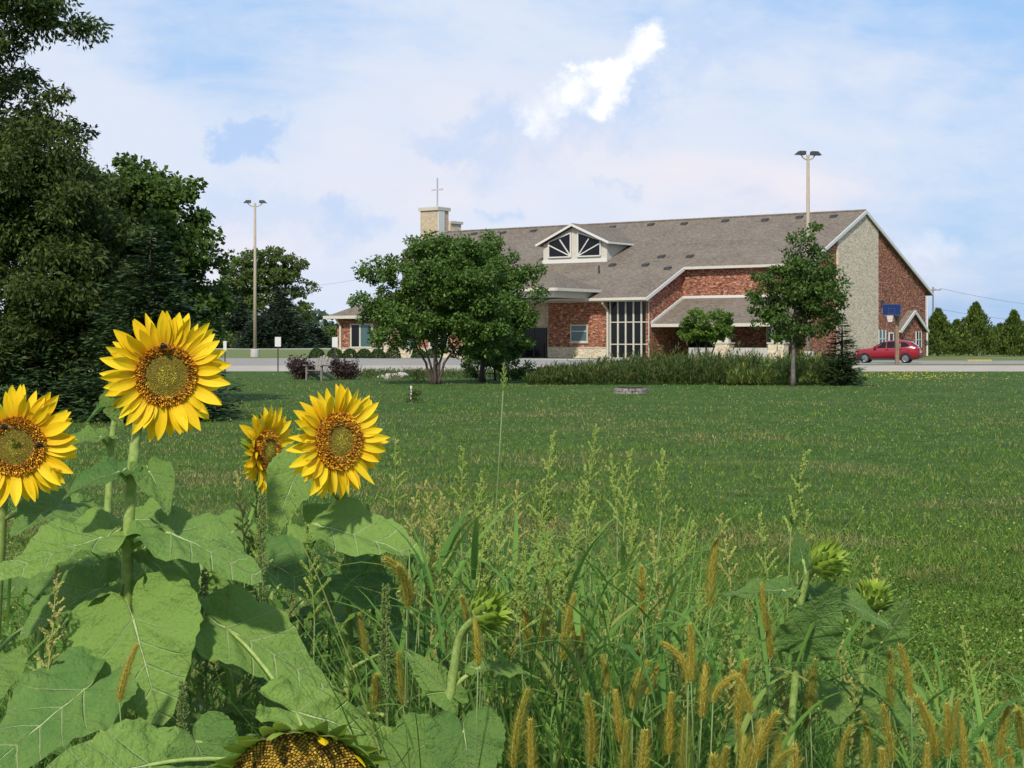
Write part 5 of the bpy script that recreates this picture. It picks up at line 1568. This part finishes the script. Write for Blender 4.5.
    sunflower('smaller green sunflower bud at far right, shorter of the pair', [(856, 780, 3.2), (860, 700, 3.2), (866, 640, 3.18), (871, 612, 3.16)], .0076, .0052,
              dict(kind='bud', c=(873, 597, 3.14), face=(.15, -.35, .9), r=17), [
                  ((882, 642, 3.14), (912, 604, 3.08), 44, dict(normal=(.3, -.9, .2), fold=.16)),
                  ((838, 690, 3.1), (840, 716, 3.0), 50, dict(normal=(-.1, -.9, .3))),
                  ((846, 696, 3.12), (888, 716, 3.05), 42, dict(normal=(.1, -.6, 1))),
                  ((866, 606, 3.16), (853, 578, 3.16), 20, dict(normal=(-.3, -.9, .3))),
                  ((880, 608, 3.16), (908, 600, 3.14), 18, dict(normal=(.1, -.5, 1))),
                  ((880, 700, 3.15), (925, 735, 3.1), 44, dict(normal=(.1, -.6, 1))),
              ], 2, (.2, .5), 11)
    # leafy stalks without heads that make up the mass of leaves on the left
    lab = 'leafy sunflower stalk without a bloom in the mass of leaves at lower left'
    for i, (px, py, D) in enumerate([(40, 550, 3.7), (200, 540, 3.8), (232, 640, 3.4), (300, 595, 3.9), (370, 590, 4.0), (270, 555, 4.2), (150, 590, 4.1), (345, 655, 3.5)]):
        sunflower(lab, [(px, py + 160, D), (px + 2, py, D)], .011, .006, None, (), 8, (.5, 1.0), 20 + i, 'headless sunflower stalks', 'sunflower_stalk')
    # bees
    for (px, py, D, lab) in ((163, 347, 2.972, 'black bee on the upper rim of the tallest sunflower'), (6, 428, 2.95, 'dark bee on the half cut sunflower, upper left of its disc'), (41, 446, 2.955, 'dark bee at the right of the half cut sunflower disc')):
        t = thing('bee', P(px, py, D), lab, 'bee', 'bees on the sunflowers', rz=random.random() * 3); t.scale = (1.3, 1.3, 1.3)
        b = MB(); b.smooth = True
        b.tube([(-.008, 0, 0), (-.006, 0, .0005), (-.003, 0, .001), (0, 0, .0005), (.002, 0, .001), (.0045, 0, .001), (.006, 0, .0), (.0075, 0, 0)], [.0005, .0026, .0034, .002, .003, .003, .0016, .0018], 8); b.build('body', 'bee_fur', t)
        for sg in (-1, 1):
            b = MB(); b.add([(.003, sg * .001, .004), (-.003, sg * .006, .006), (-.008, sg * .005, .006), (-.006, sg * .002, .0045)], [(0, 1, 2, 3)]); b.build('wing', 'bee_wing', t)


sunflowers()


# ------------------------------------------------------------------ weeds
ENV_X = [-20, 240, 330, 400, 520, 620, 700, 760, 830, 900, 960, 1030]
ENV_Y = [560, 530, 540, 548, 552, 560, 600, 630, 650, 680, 700, 712]


def env(px): return float(np.interp(px, ENV_X, ENV_Y))


def blade_geo(b, o, az, L, w, lean, arch, n=6):
    """an arching grass blade"""
    d = Vector((math.cos(az), math.sin(az), 0)); s = Vector((-math.sin(az), math.cos(az), 0)); vs = []; fs = []
    p = Vector(o); a = math.pi / 2 - lean
    for i in range(n + 1):
        t = i / n; ww = w * .5 * (min(1, .55 + 2 * t) * (1 - t ** 2.2)) + .0004
        up = -d * math.sin(a) + Vector((0, 0, math.cos(a)))
        vs += [p - s * ww + up * ww * .3, p - up * 0, p + s * ww + up * ww * .3]
        p = p + (d * math.cos(a) + Vector((0, 0, math.sin(a)))) * (L / n); a -= arch / n * (.4 + 1.2 * t)
    for i in range(n):
        k = i * 3; fs += [(k, k + 1, k + 4, k + 3), (k + 1, k + 2, k + 5, k + 4)]
    b.add(vs, fs)


def seed_geo(b, o, d, L, w):
    d = d.normalized(); s = d.cross(Vector((.3, .5, .8))).normalized(); u = s.cross(d)
    m = o + d * L * .45
    b.add([o, m + s * w, m + u * w, m - s * w, m - u * w, o + d * L], [(0, 2, 1), (0, 3, 2), (0, 4, 3), (0, 1, 4), (5, 1, 2), (5, 2, 3), (5, 3, 4), (5, 4, 1)])


def panicle_mesh(seed, L, nr, spread, mname):
    random.seed(seed); b = MB(); b.tube([(0, 0, 0), (.004, 0, L * .5), (.012, 0, L * .93)], [.0014, .001, .0006], 5)
    for i in range(nr):
        f = (i + random.random() * .5) / nr; z = L * f; a = i * 2.5 + random.random(); l = L * spread * (1 - f * .72) * random.uniform(.7, 1.25)
        el = random.uniform(.55, 1.15) + f * .35
        d = Vector((math.cos(a) * math.cos(el), math.sin(a) * math.cos(el), math.sin(el)))
        k = max(6, int(l / .0022))
        for j in range(k):
            t = (j + random.random() * .4) / k; bend = Vector((0, 0, -.12 * t * t * l))
            o = Vector((.012 * f * f, 0, z)) + d * (l * t) + bend
            for sg in range(2):
                dd = d + Vector((random.uniform(-.6, .6), random.uniform(-.6, .6), random.uniform(-.2, .6)))
                seed_geo(b, o + dd * .0008, dd, random.uniform(.0046, .0075), .0020)
    for j in range(30):
        t = .8 + .2 * random.random(); seed_geo(b, Vector((.012 * t * t, 0, L * t * .98)), Vector((random.uniform(-.5, .5), random.uniform(-.5, .5), 1)), .005, .0012)
    me = b.build('seed_head', mname); d = me.data; bpy.data.objects.remove(me); return d


def foxtail_mesh(seed, L, bend):
    random.seed(seed); b = MB()
    def axis(t):
        a = bend * t; return Vector((L * t * math.sin(a * .5), 0, L * t * math.cos(a * .5))), Vector((math.sin(a), 0, math.cos(a)))
    n = int(L / .0009)
    for i in range(n):
        t = i / n; p, d = axis(t); rr = .0058 * math.sin(math.pi * min(1, .12 + t * .86)) ** .5
        for k in range(4):
            a = i * 1.1 + k * 1.571 + random.uniform(-.3, .3)
            s = d.cross(Vector((0, 1, 0))).normalized(); u = d.cross(s)
            o = s * math.cos(a) + u * math.sin(a)
            seed_geo(b, p + o * rr * .45, o + d * .9, .0042, .0013)
            if random.random() < .95:
                q = p + o * rr; e = q + (o * random.uniform(.6, 1.1) + d * random.uniform(.5, 1.0)) * .0145 * (1 - .4 * t); w = d.cross(o) * .0007
                b.add([q - w, q + w, e], [(0, 1, 2)])
    me = b.build('seed_head', 'foxtail_gold'); d = me.data; bpy.data.objects.remove(me); return d


def stem_pts(foot, top, bow):
    m = foot.lerp(top, .5) + Vector(bow)
    return [foot.lerp(m, t).lerp(m.lerp(top, t), t) for t in [i / 8 for i in range(9)]]


def weeds():
    pan = [panicle_mesh(s, L, nr, sp, m) for s, L, nr, sp, m in ((1, .15, 15, .25, 'panicle_green'), (2, .17, 16, .30, 'panicle_green'), (3, .13, 12, .38, 'panicle_green'), (4, .16, 18, .20, 'panicle_ripe'), (5, .12, 12, .30, 'panicle_ripe'), (6, .19, 17, .24, 'panicle_green'))]
    fox = [foxtail_mesh(s, L, bd) for s, L, bd in ((1, .105, .15), (2, .12, .35), (3, .09, .6), (4, .10, .05), (5, .085, 1.3))]

    def plant(name, px, top, D, meshes, label, group, lean, cat, nbl, headscale=1.0, r=.0016, mi=None, tilt=None, blade_w=.011):
        tp = P(px, top, D)
        me = random.choice(meshes) if mi is None else meshes[mi]
        hl = max(v.co.z for v in me.vertices) * headscale
        foot = Vector((tp.x - lean + random.uniform(-.05, .05), D + random.uniform(-.08, .08), 0))
        t = thing(name, foot, label, cat, group)
        tl = tilt if tilt is not None else lean * random.uniform(.6, 1.4) + random.uniform(-.16, .16)
        hd = Vector((math.sin(tl), random.uniform(-.12, .12), math.cos(tl))).normalized()
        neck = tp - hd * hl
        b = MB(); pts = stem_pts(foot, neck, (random.uniform(-.03, .03), 0, .02)); b.tube(pts, [r * 1.4 - r * .5 * i / 8 for i in range(9)], 6); b.smooth = True
        b.build('stem', 'grass_stem', t, origin=foot)
        o = bpy.data.objects.new('seed_head', me); COL.objects.link(o); o.parent = t
        o.matrix_parent_inverse = Matrix.Identity(4)
        q = hd.to_track_quat('Z', 'Y') @ Euler((0, 0, random.random() * 6.28)).to_quaternion()
        o.location = neck - foot; o.rotation_mode = 'QUATERNION'; o.rotation_quaternion = q; o.scale = (headscale,) * 3
        for i in range(nbl):
            b = MB(); f = random.uniform(.3, .9); p = pts[int(f * 8)]
            blade_geo(b, p, random.random() * 6.28, random.uniform(.14, .34), blade_w * random.uniform(.6, 1.2), random.uniform(.3, .9), random.uniform(.6, 2.0))
            b.build('leaf_blade', 'weed_blades', t, origin=foot)

    random.seed(101)
    GB = 'barnyard grasses in the weedy patch'; LB = 'green barnyard grass with branched seed head standing in the weedy patch'
    special = [(400, 440, 3.6, 0), (462, 445, 3.5, 0), (487, 500, 3.4, 1), (560, 430, 3.6, 5), (598, 424, 3.7, 1), (612, 452, 3.6, 2), (628, 447, 3.5, 1), (660, 448, 3.7, 2), (672, 505, 3.5, 2), (478, 470, 3.6, 0), (520, 480, 3.7, 3), (582, 464, 3.5, 1), (545, 478, 3.6, 0),
               (805, 448, 3.3, 0), (803, 508, 3.2, 2), (725, 512, 3.2, 4), (764, 512, 3.3, 0), (690, 518, 3.4, 2), (968, 625, 3.2, 0), (990, 670, 3.2, 2), (938, 660, 3.3, 0), (870, 556, 3.3, 3),
               (372, 502, 3.5, 2), (425, 480, 3.6, 3), (540, 520, 3.3, 0), (575, 505, 3.4, 1), (640, 505, 3.4, 0), (445, 520, 3.4, 1), (65, 565, 2.9, 3), (255, 480, 3.3, 5), (243, 470, 3.4, 3), (310, 520, 3.3, 1)]
    for (px, top, D, mi) in special:
        plant('barnyard_grass_plant', px, top, D, pan, LB, GB, random.uniform(-.06, .10), 'grass', 2, random.uniform(.95, 1.2), mi=mi)
    plant('barnyard_grass_plant', 506, 362, 3.2, pan, 'lone tallest barnyard grass stalk reaching up to the lawn edge at centre', GB, .06, 'grass', 1, .42, mi=2, tilt=.1)
    for i in range(120):
        px = random.triangular(330, 1010, 560); e = env(px)
        top = e + random.uniform(-75, 90) if px < 700 else e + random.uniform(-50, 60)
        plant('barnyard_grass_plant', px, top, random.uniform(2.9, 4.3), pan, LB, GB, random.uniform(-.10, .14), 'grass', 2, random.uniform(.7, 1.15))
    GF = 'golden foxtail grasses in the weedy patch'; LF = 'golden foxtail grass with bristly seed head standing in the weedy patch'
    sp = [(642, 562, 2.9, 3), (710, 535, 2.8, 1), (566, 590, 2.9, 1), (575, 600, 3.0, 2), (530, 598, 3.0, 1), (694, 620, 2.7, 0), (633, 655, 2.7, 2), (600, 690, 2.55, 1), (615, 688, 2.5, 0), (517, 685, 2.6, 1), (528, 715, 2.5, 0), (645, 725, 2.45, 3), (624, 718, 2.5, 0), (668, 688, 2.6, 0), (686, 715, 2.55, 3), (705, 660, 2.7, 2),
          (760, 580, 2.9, 0), (770, 600, 2.9, 1), (735, 655, 2.8, 1), (812, 655, 2.8, 0), (748, 720, 2.5, 1), (760, 725, 2.5, 0), (778, 730, 2.45, 3), (790, 740, 2.45, 0), (740, 735, 2.4, 2), (886, 700, 2.7, 0), (905, 640, 2.9, 1), (893, 645, 3.0, 0), (928, 690, 2.8, 1), (955, 695, 2.7, 0), (948, 700, 2.7, 3), (965, 715, 2.7, 1), (1005, 700, 2.8, 0), (1018, 700, 2.8, 2), (985, 735, 2.6, 0), (928, 740, 2.6, 3),
          (405, 560, 2.9, 2), (128, 640, 2.75, 1), (282, 660, 3.1, 0), (380, 668, 3.0, 1), (395, 650, 3.0, 0), (430, 555, 3.2, 1), (360, 610, 3.2, 0), (840, 720, 2.6, 1), (870, 735, 2.55, 0), (880, 745, 2.5, 3), (720, 748, 2.4, 1)]
    for (px, top, D, mi) in sp:
        plant('foxtail_plant', px, top, D, fox, LF, GF, random.uniform(-.06, .08), 'grass', 1, random.uniform(.78, 1.08), r=.0013, mi=mi)
    plant('foxtail_plant', 418, 556, 2.9, fox, 'nodding golden foxtail with its seed head bent over, left of the centre bud', GF, .02, 'grass', 1, 1.15, r=.0013, mi=4, tilt=.2)
    for i in range(26):
        px = random.triangular(380, 1024, 720); top = env(px) + random.uniform(35, 150)
        plant('foxtail_plant', px, top, random.uniform(2.4, 3.3), fox, LF, GF, random.uniform(-.08, .10), 'grass', 1, random.uniform(.65, .98), r=.0013)
    # pigweed spikes
    for (px, top, D, lab) in ((262, 500, 3.2, 'dense green pigweed spike just below the side-on sunflower'), (386, 590, 3.0, 'dense green pigweed spike left of the centre bud'), (183, 688, 2.75, 'green pigweed spike leaning right at lower left'), (205, 575, 3.2, 'green pigweed spike under the big right-hand leaf of the tallest sunflower')):
        tp = P(px, top, D); foot = Vector((tp.x - .02, D, 0)); t = thing('pigweed', foot, lab, 'weed', 'pigweed plants')
        b = MB(); pts = stem_pts(foot, tp, (.02, 0, 0)); b.tube(pts, [.004 - .0003 * i for i in range(9)], 6); b.build('stem', 'grass_stem', t, origin=foot)
        b = MB(); H = .24
        for i in range(650):
            f = random.random() ** .8; q = tp - (tp - foot).normalized() * (H * (1 - f) - .01); a = random.random() * 6.28; lump = .6 + .4 * math.sin(f * 34)
            rr = (.004 + .016 * (1 - f) ** .7 * lump) * random.random() ** .5; o = q + Vector((math.cos(a) * rr, math.sin(a) * rr, 0)); seed_geo(b, o, Vector((math.cos(a), math.sin(a), .8)), random.uniform(.004, .007), .0018)
        b.build('seed_head', 'pigweed_green', t, origin=foot)
        for i in range(7):
            q = foot.lerp(tp, random.uniform(.4, .8)); a = random.random() * 6.28; d = Vector((math.cos(a), math.sin(a), .2))
            leaf_mb(q + d * .03, q + d * .10, .035, stem_at=q).build('leaf', ['sunflower_leaf', 'stem_green'], t, origin=foot)
    # undergrowth : nobody could count it
    random.seed(77)
    b = MB()
    for i in range(11000):
        px = random.uniform(-120, 1110); D = random.uniform(2.75, 5.0)
        left = px < 425
        if left and random.random() < .55: continue
        if left: D = random.uniform(3.5, 5.0)
        if 740 < px < 910 and D < 3.5 and random.random() < .75: continue
        ey = env(px) + (random.uniform(40, 240) if left else random.uniform(8, 170))
        ztop = EYE + (HZ - ey) / F * D
        z0 = 0
        L = max(.12, ztop) * random.uniform(.9, 1.25)
        blade_geo(b, (P(px, 0, D).x, D, z0), random.random() * 6.28, L, random.uniform(.003, .0095), random.uniform(.02, .45), random.uniform(.3, 1.6), 7)
    for i in range(2600):
        px = random.uniform(-120, 1110); D = random.uniform(2.7, 4.6)
        if 740 < px < 910 and D < 3.5 and random.random() < .8: continue
        if px < 425:
            if random.random() < .6: continue
            D = random.uniform(3.3, 4.6)
        ey = env(px) + random.uniform(20, 220); z = max(.05, EYE + (HZ - ey) / F * D)
        blade_geo(b, (P(px, 0, D).x, D, z), random.random() * 6.28, random.uniform(.12, .32), random.uniform(.006, .014), random.uniform(.3, 1.3), random.uniform(.5, 2.2), 7)
    b.smooth = True
    tag(b.build('weed_undergrowth', 'weed_blades'), 'thick mass of green grass blades between the sunflowers', 'weeds', kind='stuff')
    n = 5200
    px = RNG.uniform(-120, 1110, n); D = RNG.uniform(3.3, 5.2, n); ey = np.interp(px, ENV_X, ENV_Y) + 20 + 200 * RNG.random(n) ** .8
    z = np.maximum(.03, EYE + (HZ - ey) / F * D)
    c = np.stack([(px - 512) / F * D, D, z], 1); d = rnd_unit(n) * np.array([1, 1, .7])
    v, f = leaves_np(c, d, rnd_unit(n) * .6 + np.array([0, -.2, 1.0]), RNG.uniform(.015, .045, n), RNG.uniform(.006, .018, n))
    tag(np_mesh('low_weeds', v, f, 4, 'weed_leaves'), 'small leaved low weeds filling the patch', 'weeds', kind='stuff')


weeds()
